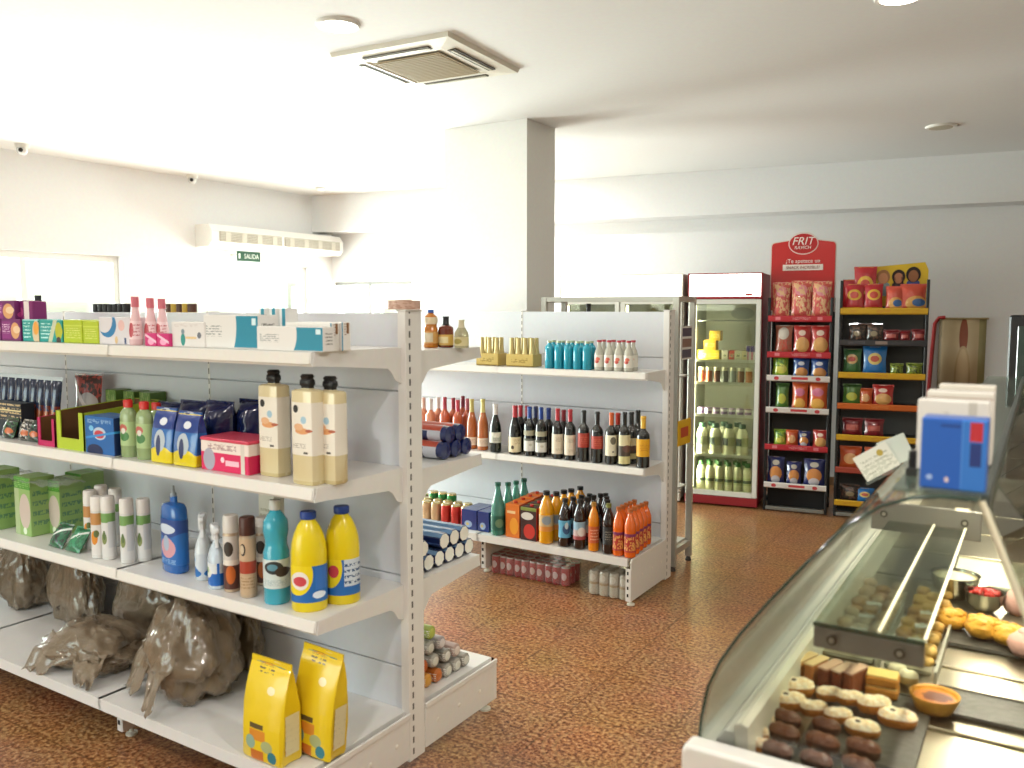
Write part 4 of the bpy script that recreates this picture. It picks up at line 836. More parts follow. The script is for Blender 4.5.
for i, (px, yb, yt, Y) in enumerate(((498, 534.5, 482, BF+.06), (508, 530, 480.5, BF+.15), (516, 526, 478.5, BF+.25), (524, 522.5, 476.5, BF+.36))):
    soft('water_bottle', 'green glass water bottle, %s of the row running to the back' % ('frontmost', 'second', 'third', 'rearmost')[i], px, yb, yt, Y, .044, 'water', GW, mat('#1d5c4c', .4), .93, [(.1, .38, GWL)])
A, C = S(505.5, BF+.04, GZ0), S(519.5, BF+.04, GZ0)
for i in range(4):
    o = carton('juice_carton', 'orange juice carton, %s of its row beside the green bottles' % ('front', 'second', 'third', 'rear')[i], 'carton', ((A.x+C.x)/2, BF+.04+i*.085, GZ0), C.x-A.x, .083, .205+.004*i, printed('#d8701e', [('ef', .3, .9, .1, .6, '#eb9c2c'), ('rf', .1, .7, .72, .8, '#f0c890'), ('rs', 0, 1, 0, 1, '#b8441c')]))
    obj('cap', MB().lathe([(0, .012), (.012, .012)], 12), mat('#b83a24', .4), o, (0, .04, .206+.004*i))
A, C = S(520.3, BF+.035, GZ0), S(536.5, BF+.035, GZ0)
for i in range(4):
    o = carton('juice_carton', 'dark red fruit juice carton, %s of its row beside the yellow bottles' % ('front', 'second', 'third', 'rear')[i], 'carton', ((A.x+C.x)/2, BF+.035+i*.085, GZ0), C.x-A.x, .083, .20+.004*i, printed('#3a1a18', [('ef', .05, .8, .62, .85, '#dcd6cc'), ('ef', .2, .9, .05, .5, '#c5352a'), ('rf', 0, 1, .9, 1, '#7a8a3a'), ('rs', 0, 1, 0, 1, '#a02c24')]))
    obj('cap', MB().lathe([(0, .012), (.012, .012)], 12), mat('#c2302c', .4), o, (0, .04, .201+.004*i))
YJ = mat('#e39a12', .12, coat=.5); YJL = printed('#c9a878', [('e', .1, .7, .4, .95, '#8f98a0'), ('r', 0, 1, .0, .3, '#d98a3a')])
for i, (px, yb, yt, Y) in enumerate(((546.3, 544, 491.5, BF+.05), (556, 538, 489.5, BF+.14), (563.7, 534, 487, BF+.23), (571, 530, 485, BF+.32), (580, 527, 483, BF+.42))):
    soft('juice_bottle', 'yellow orange drink bottle with a black cap, %s of its row' % ('frontmost', 'second', 'third', 'fourth', 'rearmost')[i], px, yb, yt, Y, .0445, 'soda', YJ, BLACK, .925, [(.25, .56, YJL)])
CO = mat('#24100c', .1, coat=.6)
for j, (x0, lm, lb) in enumerate(((561.5, printed('#5fa4c4', [('e', .2, .8, .2, .8, '#2b4a72'), ('e', .35, .65, .5, .9, '#c9d8dc')]), 'blue'), (578.5, printed('#c2a6a4', [('r', 0, 1, .55, 1, '#8fb0c4'), ('e', .2, .8, .2, .7, '#e0d9d2'), ('r', 0, 1, 0, .2, '#a04a4c')]), 'pink and grey'))):
    for i in range(4):
        soft('cola_bottle', 'dark cola bottle with a %s label, %s of its row' % (lb, ('frontmost', 'second', 'third', 'rearmost')[i]), x0+(3.2 if j == 0 else 1.)+i*(8.2-j*1.3), 547+j*2-i*5, 499-i*3.0, BF+.05+i*.095, .038, 'soda', CO, mat('#1c1a18', .4), .925, [(.2, .56, lm)])
for i, (px, yb, yt, Y) in enumerate(((593.5, 552, 503, BF+.05), )):
    soft('orange_soda_bottle', 'single slim orange soda bottle before the dark bottles', px, yb, yt, Y, .032, 'soda', mat('#e0851a', .12, coat=.5), mat('#a8772c', .4), .925, [(.18, .52, printed('#c8582c', [('l', .1, .9, .1, .9, '#e8b090')]))])
for i in range(4):
    soft('cola_bottle', 'dark bottle with a black label left of the orange pack, %s of its row' % ('frontmost', 'second', 'third', 'rearmost')[i], 608.3+i*(-1.0), 555-i*5.5, 504.5-i*3.8, BF+.045+i*.095, .035, 'soda', CO, mat('#7a7a3a', .4) if i == 0 else mat('#1c1a18', .4), .925, [(.2, .55, printed('#26282a', [('l', .1, .9, .2, .8, '#8a8478')]))])
OR = mat('#e2661a', .12, coat=.5); ORL = printed('#b0342c', [('n', 0, 1, .1, .9, '#e0a45a'), ('r', 0, 1, .85, 1, '#7a2a5c')])
for a in range(2):
    for i in range(5):
        soft('orange_soda_bottle', 'bright orange soda bottle in the right pack, %s row, %s from the front' % (('left', 'right')[a], tl[i]), 618.3+a*11.5+i*3.9, 560-i*6.5, 511-i*5., BF+.042+i*.074, .0335, 'soda', OR, mat('#b0602c', .4), .925, [(.12, .5, ORL)])
# shrink-wrapped cans on the floor under the base
for i, (px, w) in enumerate(((498, .12), (512.5, .12), (527.5, .12), (543, .12), (559, .12))):
    p = S(px, BF+.13, 0)
    t = thing('can_pack', 'shrink-wrapped pack of red cans on the floor, %s from the left' % tl[i], 'can pack', (p.x, p.y, 0), group=None)
    n = max(2, round(w/.062))
    for a in range(n):
        for b_ in range(3):
            obj('can', MB().lathe([(0, .024), (.006, .029), (.105, .029), (.115, .024)], 14), printed('#b23038', [('e', .2, .8, .3, .7, '#dcc4c4'), ('r', 0, 1, .93, 1, '#c4c0bc')], rough=.3, coat=.3), t, ((a-(n-1)/2)*.06, .03+b_*.06, 0))
    obj('shrink_film', MB().box(-n*.031, n*.031, -.002, .182, .001, .12, b=.012), film('#c9b4ae', .22, .2), t)
p = S(607, BF+.09, 0)
t = thing('can_pack', 'shrink-wrapped pack of silver cans on the floor by the side plate', 'can pack', (p.x+.0, p.y, 0))
for a in range(4):
    for b_ in range(3):
        obj('can', MB().lathe([(0, .024), (.006, .031), (.125, .031), (.14, .024)], 14), printed('#b9b09c', [('r', 0, 1, .45, .55, '#a8906c'), ('e', .2, .8, .6, .9, '#d2ccbc')], rough=.3, coat=.3), t, ((a-1.5)*.064, .032+b_*.065, 0))
obj('shrink_film', MB().box(-.13, .13, -.001, .2, .001, .145, b=.014), film('#cfcac0', .2, .15), t)
# ================================================================== METAL RACK BEHIND THE WINE SHELF
t = thing('metal_rack', 'grey metal frame rack standing right behind the wine shelving', 'rack', (-2.4, 5.13, 0))
for sx in (-.47, .47):
    for sy in (-.12, .16):
        o = obj('post', MB().box(sx-.02, sx+.02, sy-.015, sy+.015, .03, 1.735, b=.003), mat('#b9b7ae', .35, .4), t)
        obj('foot', MB().lathe([(0, .02), (.008, .02), (.03, .01)], 12), mat('#3a3835', .6), t, (sx, sy, 0))
    obj('side_rail', MB().box(sx-.015, sx+.015, -.105, .145, 1.70, 1.735), mat('#b9b7ae', .35, .4), t)
    obj('side_rail', MB().box(sx-.015, sx+.015, -.105, .145, .10, .14), mat('#b9b7ae', .35, .4), t)
for sy in (-.12, .16): obj('top_rail', MB().box(-.45, .45, sy-.012, sy+.012, 1.705, 1.735), mat('#b9b7ae', .35, .4), t)
for z in (.14, .5, .86, 1.22): obj('rack_shelf', MB().box(-.45, .45, -.11, .15, z, z+.012), mat('#c9c7be', .4), t)
for i, (z, h, c) in enumerate(((1.34, .21, '#6f6a72'),)):
    obj('price_poster', MB().box(.492, .495, -.10, .10, z, z+h), printed('#d8d4ce', [('rs', .1, .9, .05, .3, '#4a4656'), ('rs', .1, .9, .37, .62, '#8a6a5e'), ('rs', .1, .9, .69, .94, '#4a4656')]), t)
obj('shelf_ticket', MB().box(.492, .497, -.13, .09, .80, .96), printed('#e2b31c', [('rs', .2, .8, .3, .7, '#c24a2c')]), t)
for i in range(4):
    bottle('oil_bottle', 'slim bottle on the %s shelf of the metal rack behind the wine' % ('lowest', 'second', 'third', 'top')[i], 'bottle', (-2.4+.36, 5.13, (.153, .513, .873, 1.233)[i]), .26, .035, 'slope', mat(('#a8642a', '#c9a83a', '#b98a4a', '#3a4a2c')[i], .15, coat=.5), BLACK, .85, [(.1, .4, mat('#dcd2b0', .5))])
bottle('dark_bottle', 'dark bottle whose top shows under the rack rail at the left', 'bottle', (-2.4-.2, 5.13, 1.233), .46, .04, 'slope', mat('#33403a', .2, coat=.4), BLACK, .85, [(.1, .4, mat('#c9c4b4', .5))])
# ================================================================== FRIDGES ALONG THE BACK WALL
FRZ = math.radians(8.5)
REDB = mat('#8e1c24', .55); LIT = mat('#fff8ee', .5, emit=3.2); INT = mat('#b4b5a4', .6); FRMW = mat('#dcdcd4', .35)
def cooler(label, s0, w, nd, hz, bodym, header=True):
    t = thing('glass_door_fridge', label, 'fridge', B(s0+w/2, 0), FRZ); d = .66; H = 1.95
    c = MB().box(-w/2, -w/2+.035, .04, d, .03, H).box(w/2-.035, w/2, .04, d, .03, H).box(-w/2+.035, w/2-.035, .04, d, .03, .10).box(-w/2+.035, w/2-.035, .04, d, 1.74, H-.001).box(-w/2, w/2, .0, .04, .015, .085, b=.004)
    obj('cabinet', c, bodym, t)
    obj('inner_liner', MB().box(-w/2+.035, w/2-.035, d-.04, d, .10, 1.74).box(-w/2+.035, -w/2+.04, .05, d-.04, .10, 1.74).box(w/2-.04, w/2-.035, .05, d-.04, .10, 1.74).box(-w/2+.035, w/2-.035, .05, d-.04, .10, .105).box(-w/2+.035, w/2-.035, .05, d-.04, 1.735, 1.74), INT, t)
    obj('header_sign', MB().box(-w/2+.012, w/2-.012, -.012, .039, 1.762, H-.006, b=.006), LIT, t)
    obj('header_trim', MB().box(-w/2, w/2, -.006, .04, 1.742, 1.761).box(-w/2, -w/2+.011, -.012, .04, 1.742, H).box(w/2-.011, w/2, -.012, .04, 1.742, H).box(-w/2, w/2, -.01, .04, H-.005, H+.004), bodym, t)
    for k in range(nd):
        a = -w/2+w*k/nd+.006; b_ = -w/2+w*(k+1)/nd-.006; f = .042
        dr = obj('door', MB().box(a, a+f, .0, .038, .09, 1.738, b=.004).box(b_-f, b_, .0, .038, .09, 1.738, b=.004).box(a+f, b_-f, .0, .038, .09, .13).box(a+f, b_-f, .0, .038, 1.70, 1.738), FRMW, t)
        obj('glass', MB().box(a+f, b_-f, .016, .022, .13, 1.70), glass('#eef3e6', .06), dr)
        obj('door_handle', MB().box(a+.008, a+.03, -.03, 0, .9, 1.25, b=.006), mat('#9a9a94', .4), dr)
        obj('lamp_tube', MB().box(a+f-.001, a+f+.014, .045, .06, .14, 1.69), mat('#fff4d8', .5, emit=9.), t)
        q = obj('door_gasket', MB().box(a+f-.003, a+f, .001, .015, .13, 1.70).box(b_-f, b_-f+.003, .001, .015, .13, 1.70), mat('#6a6a64', .6), dr)
    for z in (.42, .76, 1.035, 1.225, 1.56):
        if z > 1.5 and nd == 1: obj('evaporator_guard', MB().box(-w/2+.06, w/2-.06, .1, .5, 1.555, 1.562), GREYM, t); continue
        wr = MB()
        for y in [.07+.04*k for k in range(13)]: wr.box(-w/2+.042, w/2-.042, y, y+.005, z-.006, z-.001)
        wr.box(-w/2+.042, w/2-.042, .066, .072, z-.012, z+.012)
        obj('wire_shelf', wr, mat('#d8d8ce', .35, .3), t)
    return t
tf = cooler('red drinks fridge with one glass door and a white lit header', .0, .605, 1, 0, REDB)
obj('fan_grille', MB().lathe([(0, .10), (.01, .10), (.012, .02)], 24, 1, .55, M=Matrix.Translation((.06, .61, 1.62)) @ Matrix.Rotation(PI/2, 4, 'X')), mat('#8f9286', .5), tf)
obj('brand_badge', MB().box(.17, .225, -.017, -.012, 1.765, 1.785), mat('#b23428', .4), tf)
cooler('wide white double-door fridge with a lit header, hidden behind the wine shelving', -1.14, 1.10, 2, 0, mat('#d9d6c8', .4))
tube = bpy.data.lights.new('fridge_glow', 'AREA'); tube.shape = 'RECTANGLE'; tube.size = .03; tube.size_y = 1.5; tube.energy = 9; tube.color = (1., .95, .78)
o = bpy.data.objects.new('fridge_glow', tube); col.objects.link(o); o.location = B(.085, .09, .93); o.rotation_euler = (0, PI/2, FRZ+PI+.7)
o.rotation_euler = Vector(BU*.8+BN*.6).to_track_quat('-Z', 'Y').to_euler()
def inB(s, t_, z): q = B(s, t_, z); return (q.x, q.y, q.z)
nth = ('first', 'second', 'third', 'fourth', 'fifth', 'sixth', 'seventh', 'eighth')
MILK = mat('#e8e6c6', .3, coat=.3); MCAP = mat('#4a7a4a', .4); ML = printed('#c9cfa6', [('r', 0, 1, .3, .7, '#4d5f5a')])
for i in range(6):
    bottle('milk_bottle', 'cream milk bottle on the lowest fridge shelf, %s from the left' % nth[i], 'bottle', inB(.11+i*.078, .14, .106), .25, .0375, 'milk', MILK, MCAP, .86, [(.25, .5, ML)])
for i in range(5):
    bottle('milk_bottle', 'cream milk bottle, back row of the lowest fridge shelf, %s from the left' % nth[i], 'bottle', inB(.15+i*.078, .24, .106), .25, .0375, 'milk', MILK, MCAP, .86, [(.25, .5, ML)])
for i in range(4):
    bottle('milk_bottle', 'large cream bottle on the second lowest fridge shelf, %s from the left' % nth[i], 'bottle', inB(.115+i*.112, .14, .421), .265, .050, 'milk', MILK, mat('#3a5a48', .4), .86, [(.3, .58, printed('#b9c09a', [('r', 0, .6, .1, .9, '#46585a')]))])
for i in range(3):
    bottle('milk_bottle', 'large cream bottle, back row of the second lowest fridge shelf, %s from left' % nth[i], 'bottle', inB(.17+i*.112, .26, .421), .265, .050, 'milk', MILK, mat('#3a5a48', .4), .86)
for i in range(7):
    bottle('yogurt_pot', 'small white and purple pot on the middle fridge shelf, %s from the left' % (nth[i]), 'pot', inB(.10+i*.066, .13, .761), .06, .03, 'tin', printed('#d2c9cf', [('r', 0, 1, .2, .6, '#7a5a8a')]), mat('#8a6a94', .4), .88)
for i, c in enumerate(('#a85a3c', '#b0603e', '#6a3a2c', '#5f5f56', '#9aa09a', '#8a5a3a', '#a86a44')):
    bottle('jar', 'jar of %s colour on the fourth fridge shelf, %s from the left' % (('rust', 'orange brown', 'dark brown', 'grey', 'silver', 'brown', 'tan')[i], nth[i]), 'jar', inB(.10+i*.066, .13, 1.036), .13, .028, 'jar', mat(c, .25, coat=.4), mat('#c9c2a8', .35, .3), .785)
for i, (s, w, z, c, lb) in enumerate(((.085, .09, 0, '#e2d02a', 'yellow carton at the left of the top fridge shelf'), (.18, .10, 0, '#dcc42c', 'yellow carton, second on the top fridge shelf'), (.15, .10, .085, '#d9a42a', 'golden carton stacked in the second layer of the top fridge shelf'), (.19, .09, .165, '#caa02c', 'golden carton on top of the stack in the fridge'),
        (.275, .05, 0, '#e0d8c8', 'white and blue tub beside the yellow cartons'), (.33, .045, 0, '#c43a34', 'small red carton in the top fridge shelf'), (.385, .06, 0, '#cfcab4', 'pale grey tub in the top fridge shelf'), (.44, .05, 0, '#d9c9a0', 'cream tub in the top fridge shelf'))):
    carton('butter_box', lb, 'carton', inB(s+.02, .12, 1.226+z), w, .12, .083, printed(c, [('lf', .1, .9, .3, .7, '#f0e8b0'), ('rf', .3, .7, .4, .6, '#8a8a6a' if i > 3 else c)]), FRZ)
for i in range(3):
    carton('milk_carton', 'white purple and pink carton at the right of the top fridge shelf, %s one' % nth[i], 'carton', inB(.485+i*.033, .12, 1.226), .031, .07, .125, printed('#dcd2d6', [('rf', 0, 1, .6, 1, '#5a4a8a'), ('rf', .3, .7, 0, .6, '#c26a8a')]), FRZ)
# ================================================================== SNACK RACKS
def rack(name, label, s0, s1, H, lips, colr, tilt=False):
    w = s1-s0; t = thing(name, label, 'display rack', B((s0+s1)/2, .0), FRZ)
    for sx in (-1, 1):
        obj('side_frame', MB().box(sx*(w/2+.001)-.011, sx*(w/2+.001)+.011, .02, .045, .0, H, b=.003).box(sx*(w/2)-.011, sx*(w/2)+.011, .32, .345, .0, H, b=.003).box(sx*w/2-.009, sx*w/2+.009, .045, .32, .06, .085), mat('#1a1a1c', .4), t)
    obj('back_panel_or_shade', MB().box(-w/2+.011, w/2-.011, .322, .328, .03, min(H, 1.72)-.02), mat('#575654', .7), t)  # added sheet; its dark grey paints in the shaded wall behind the rack
    obj('kick_bar', MB().box(-w/2+.011, w/2-.011, .0, .018, .012, .04, b=.003), mat('#8a8a84', .4, .4), t)
    obj('lower_panel', MB().box(-w/2+.012, w/2-.012, .14, .15, .02, .20), mat('#171718', .6), t)
    for i, z in enumerate(lips):
        sh = MB().box(-w/2+.012, w/2-.012, .0, .32, z-.008, z)
        o = obj('rack_shelf', sh, mat('#1f1f21', .5), t)
        lip = MB().prism([(-.002, z-.03), (-.016, z-.022), (-.02, z+.012), (-.012, z+.02), (-.002, z+.012)], -w/2-.004, w/2+.004, 'x')
        obj('price_strip', lip, colr[i], o)
    return t
def strip(c, *sh): return printed(c, list(sh), rough=.4)
RS = strip('#b8303a', ('r', .12, .2, .3, .8, '#d9808a'), ('l', .38, .68, .3, .8, '#e0a0a4'), ('r', .78, .86, .3, .8, '#d9808a'))
WS = strip('#d9d4d0', ('e', .12, .2, .2, .8, '#c4444a'), ('r', .4, .66, .35, .75, '#c4444a'), ('e', .78, .86, .2, .8, '#c4444a'))
fz = [1.585, 1.295, 1.105, .845, .54, .225]
FR = rack('snack_display_rack', 'black snack rack with red and white price strips under a red header board', .66, 1.135, 1.75, fz, [RS, RS, WS, WS, RS, WS])
hb = []
w2 = .245
for a in range(0, 91, 15): hb.append((w2-.03+.03*math.cos(math.radians(a)), 2.15-.03+.03*math.sin(math.radians(a))))
for a in range(20, 161, 10): hb.append((.112*math.cos(math.radians(a)), 2.135+.09*math.sin(math.radians(a))))
for a in range(90, 181, 15): hb.append((-w2+.03+.03*math.cos(math.radians(a)), 2.15-.03+.03*math.sin(math.radians(a))))
hb += [(-w2, 1.6), (w2, 1.6)]
HB = obj('header_board', MB().prism(hb, .06, .068, 'y'), mat('#c41a1c', .35, coat=.3), FR, (0, .085, .045))
obj('white_border', MB().prism([((x*1.035), (z-1.9)*1.03+1.9) for x, z in hb], .0685, .071, 'y'), mat('#dfd3cb', .5), HB)
obj('logo_oval', MB().lathe([(0, .115), (.003, .115)], 36, 1, .76, M=Matrix.Translation((0, .0605, 2.14)) @ Matrix.Rotation(PI/2, 4, 'X')), mat('#e8dcd6', .4), HB)
obj('logo_field', MB().lathe([(0, .108), (.004, .108)], 36, 1, .74, M=Matrix.Translation((0, .0585, 2.14)) @ Matrix.Rotation(PI/2, 4, 'X')), mat('#b8181c', .4), HB)
LWt = mat('#f4ece6', .5)
text('lettering', 'FRIT', .088, LWt, HB, (-.005, .053, 2.158), (PI/2, 0, 0), shear=.25)
text('lettering', 'RAVICH', .036, LWt, HB, (-.005, .053, 2.108), (PI/2, 0, 0), shear=.15)
text('lettering', '¿Te apetece un', .046, LWt, HB, (0, .0585, 2.000), (PI/2, 0, 0), sx=.95)
obj('slogan_band', MB().box(-.155, .155, .0565, .0595, 1.925, 1.973, b=.001), LWt, HB)
text('lettering', 'SNACK INCREÍBLE?', .033, mat('#8a2a26', .5), HB, (0, .0555, 1.948), (PI/2, 0, 0), shear=.1, sx=.92)
def bagm(base, *sh): return printed(base, list(sh), rough=.28, coat=.5, bump=.5, bscale=16)
BG = {
 'pink': bagm('#c9504a', ('n', 0, 1, .05, .6, '#d99a5e'), ('e', .2, .8, .6, .9, '#d9808c'), ('n', 0, 1, .1, 1, '#dcae80')),
 'redg': bagm('#b8322e', ('e', .15, .9, .05, .6, '#d6a05e'), ('e', .3, .7, .65, .85, '#e2c8b8')),
 'white': bagm('#a8644e', ('e', .2, .8, .5, .95, '#c9c0b4'), ('n', 0, 1, 0, .5, '#b84a3a')),
 'green': bagm('#4f7a34', ('e', .2, .8, .2, .6, '#b8bc4a'), ('r', 0, 1, .85, 1, '#3a5a2a')),
 'lime': bagm('#8fae34', ('e', .2, .9, .15, .6, '#d2cf5a'), ('n', 0, 1, .5, 1, '#4a7a2c')),
 'blue': bagm('#274a8c', ('e', .15, .9, .0, .5, '#c98a4e'), ('e', .3, .7, .6, .8, '#c9ccd4')),
 'orange': bagm('#cf5a2a', ('e', .15, .85, .02, .42, '#e2a84e'), ('e', .2, .8, .5, .8, '#c96a8a')),
 'navy': bagm('#2a2f66', ('e', .15, .85, .12, .66, '#d08a4c'), ('e', .25, .75, .0, .3, '#c9c2c8'), ('e', .3, .7, .7, .9, '#b8b0a0')),
 'lays': bagm('#b8202a', ('e', .15, .85, .38, .8, '#e2b43a'), ('e', .28, .72, .45, .72, '#c8402c'), ('r', 0, 1, 0, .12, '#d9982c')),
 'mix': bagm('#c84a34', ('e', .2, 1., .0, .55, '#dca04e'), ('e', .45, .95, .15, .45, '#2f5f9c')),
 'dark': bagm('#2c2622', ('n', 0, 1, 0, 1, '#6a4a3c'), ('e', .3, .7, .3, .6, '#8a7a5a')),
 'drd': bagm('#7a1a22', ('r', .2, .8, .35, .65, '#b8584e')),
 'lblue': bagm('#2470b4', ('e', .22, .78, .35, .78, '#d9c06a'), ('e', .32, .68, .45, .68, '#b84a34')),
 'lgreen': bagm('#3c6a3a', ('e', .2, .8, .4, .8, '#c9a06a'), ('e', .3, .7, .5, .7, '#a83a2c')),
 'olive': bagm('#8a9a2e', ('n', 0, 1, 0, 1, '#4a5a24')),
 'oran2': bagm('#c9562a', ('e', .2, .8, .2, .7, '#d9a06a')),
}
def bags(s0, w, lips, spec, where, dy=.05):
    for i, row in enumerate(spec):
        for j, (u, bw_, h, c, lb) in enumerate(row):
            p = B(s0+u*w, dy, lips[i]+.001)
            snack_bag(lb + ' on the %s shelf of the %s' % (nth[i], where), p, bw_*.98, h*1.07, .055, BG[c], i*10+j, rz=FRZ+random.uniform(-.08, .08), lean=-.10)
# ordinal wording counts shelves from the top
bags(.66, .475, fz, [
 [(.18, .145, .265, 'pink', 'left pink and orange snack bag'), (.505, .165, .275, 'pink', 'middle pink and orange snack bag'), (.83, .155, .27, 'pink', 'right pink and orange snack bag')],
 [(.24, .14, .21, 'white', 'brown snack bag with a white top'), (.54, .14, .21, 'redg', 'middle red and gold snack bag'), (.83, .15, .21, 'redg', 'right red and gold snack bag')],
 [(.20, .13, .16, 'lime', 'green and yellow snack bag'), (.54, .13, .15, 'blue', 'left blue snack bag'), (.83, .14, .15, 'blue', 'right blue snack bag')],
 [(.24, .11, .19, 'green', 'dark green snack bag'), (.53, .13, .20, 'orange', 'left orange and pink snack bag'), (.82, .15, .205, 'orange', 'right orange and pink snack bag')],
 [(.22, .10, .12, 'lime', 'small green snack bag'), (.42, .10, .12, 'oran2', 'small orange snack bag'), (.62, .10, .115, 'navy', 'small navy and white snack bag'), (.88, .12, .13, 'redg', 'small red snack bag')],
 [(.17, .14, .20, 'navy', 'left navy snack bag'), (.47, .12, .17, 'navy', 'middle shorter navy snack bag'), (.80, .17, .20, 'navy', 'right large navy snack bag')]], 'red-headed rack')
YS = strip('#d2a428', ('l', .1, .2, .3, .8, '#c98a3a'), ('l', .42, .58, .3, .8, '#c9803a'), ('l', .82, .92, .3, .8, '#c98a3a'))
OS = strip('#c9662c', ('l', .4, .6, .3, .8, '#d98a4a')); GS = strip('#3a3a3e', ('l', .1, .3, .3, .8, '#6a6a70'), ('r', .42, .56, .3, .8, '#8a7a74')); PS = strip('#a84a3c')
lz = [1.645, 1.40, 1.145, .90, .65, .39, .125]
rack('snack_display_rack', 'tall black snack rack with yellow price strips and a yellow picture header', 1.205, 1.815, 1.88, lz, [YS, GS, YS, OS, YS, PS, YS])
LR_ = [o for o in bpy.data.objects if o.get('label', '').startswith('tall black snack rack')][0]
hd = obj('header_board', MB().prism([(-.09, 1.68), (.31, 1.68), (.31, 1.96), (.285, 2.02), (-.085, 1.99)], .20, .206, 'y'), mat('#d9b41e', .4), LR_)
for i, (x, z, hair, skin, shirt, r) in enumerate(((-.01, 1.905, '#a8764a', '#c98a62', '#8fa6ac', .043), (.10, 1.905, '#2a1712', '#b87a58', '#3a2a2c', .042), (.205, 1.92, '#1f1512', '#96603e', '#3f4f8a', .046))):
    def disc(nm, x, z, rx, rz_, y, c, par): return obj(nm, MB().lathe([(0, rx), (.0015, rx)], 24, 1, rz_/rx, M=Matrix.Translation((x, y, z)) @ Matrix.Rotation(PI/2, 4, 'X')), mat(c, .6), par)
    f_ = disc('printed_figure', x, z+.006, r*1.15, r*1.3, .1985, hair, hd)
    obj('shirt', MB().prism([(x-.05, 1.76), (x+.05, 1.76), (x+.045, z-.05), (x+.015, z-.03), (x-.015, z-.03), (x-.045, z-.05)], .1975, .199, 'y'), mat(shirt, .6), f_)
    disc('face', x, z-.006, r*.78, r*1.0, .1965, skin, f_)
    if i == 1: obj('hair', MB().prism([(x-.042, z+.01), (x-.028, z-.09), (x-.02, z-.0)], .195, .1955, 'y').prism([(x+.042, z+.01), (x+.028, z-.09), (x+.02, z-.0)], .195, .1955, 'y'), mat(hair, .6), f_)
bags(1.205, .61, lz, [
 [(.15, .15, .19, 'lays', 'left red bag with a yellow disc'), (.38, .14, .19, 'lays', 'second red bag with a yellow disc'), (.62, .13, .17, 'mix', 'narrow orange and blue bag'), (.84, .19, .185, 'mix', 'wide orange and blue bag')],
 [(.2, .13, .13, 'dark', 'left dark brown bag'), (.4, .13, .13, 'dark', 'right dark brown bag'), (.60, .12, .085, 'drd', 'left low dark red pack'), (.76, .08, .08, 'drd', 'small dark red pack'), (.92, .11, .09, 'drd', 'right low dark red pack')],
 [(.15, .14, .18, 'lgreen', 'green bag with a yellow disc'), (.42, .18, .20, 'lblue', 'light blue bag with a yellow disc'), (.68, .10, .08, 'olive', 'left low olive pack'), (.88, .12, .085, 'olive', 'right low olive pack')],
 [(.16, .14, .15, 'green', 'dark green bag'), (.33, .10, .12, 'oran2', 'narrow orange bag'), (.53, .16, .15, 'redg', 'wide orange bag with a gold picture')],
 [(.18, .16, .13, 'drd', 'left dark red bag'), (.44, .15, .13, 'drd', 'right dark red bag')],
 [(.17, .17, .16, 'oran2', 'left orange bag'), (.47, .17, .16, 'oran2', 'right orange bag')],
 [(.18, .16, .12, 'dark', 'dark bag'), (.36, .14, .10, 'lblue', 'blue bag')]], 'yellow-headed rack', .06)
p = B(1.205+.165, .17, 1.646); snack_bag('upper red bag standing behind the others beside the picture header', p, .17, .34, .05, BG['lays'], 77, rz=FRZ, lean=0)
p = B(1.205+.06, .18, 1.646); snack_bag('red bag behind the first one at the top left of the yellow-headed rack', p, .12, .24, .04, BG['lays'], 78, rz=FRZ, lean=0)
# things on the wall and at the right edge
t = thing('wall_banner', 'cream hanging banner with a bottle print and a red strip at its left', 'banner', B(2.155, TW-.004, .95), FRZ)
bb = MB(); n = 10; vs = []; 
for v in range(2):
    for u in range(n): vs.append(((u/(n-1)-.5)*.37, -.012-.008*math.sin(u*1.3), v*.62))
bb.add(vs, [(u, u+1, n+u+1, n+u) for u in range(n-1)], 0, True)
bo = obj('cloth', bb, printed('#c4b08c', [('e', .44, .62, .5, 1.02, '#8a4a34'), ('e', .36, .7, -.3, .62, '#b59a74'), ('e', .40, .66, -.3, .58, '#c4aa84'), ('r', 0, .06, 0, 1, '#ada184'), ('r', .85, 1, 0, 1, '#9a9066')]), t); bo.modifiers.new('thick', 'SOLIDIFY').thickness = .003
obj('hanging_rod', MB().cyl((-.2, -.015, .625), (.2, -.015, .625), .008), mat('#a8946a', .5), t)
obj('red_strip', MB().tube([(-.25, -.01, -.1), (-.235, -.01, .3), (-.22, -.01, .58), (-.19, -.012, .63), (-.14, -.02, .635)], .016), mat('#a83030', .4), t)
t = thing('steel_oven', 'dark framed stainless oven at the far right edge behind the counter', 'oven', (.03, 5.6, 0))
obj('stand', MB().box(-.2, .45, 0, .6, 0, .62, b=.01), mat('#8f8c84', .3, .8), t)
obj('housing', MB().box(-.2, .45, .0, .6, .62, 1.62, b=.01), mat('#26282a', .35), t)
obj('glass_door', MB().box(-.155, .4, -.012, 0, 1.17, 1.56, b=.004), mat('#3c4f4a', .08, coat=.6), t)
obj('steel_front', MB().box(-.185, .44, -.014, 0, .66, 1.14, b=.006), mat('#9a9a96', .22, .9), t)
obj('control_knob', MB().cyl((-.15, -.014, 1.1), (-.15, -.035, 1.1), .018), mat('#c2483c', .4), t)
for k in range(4): obj('door_rail', MB().box(-.19, .44, -.022, -.014, .70+k*.1, .705+k*.1), mat('#5a5a56', .4, .6), t)
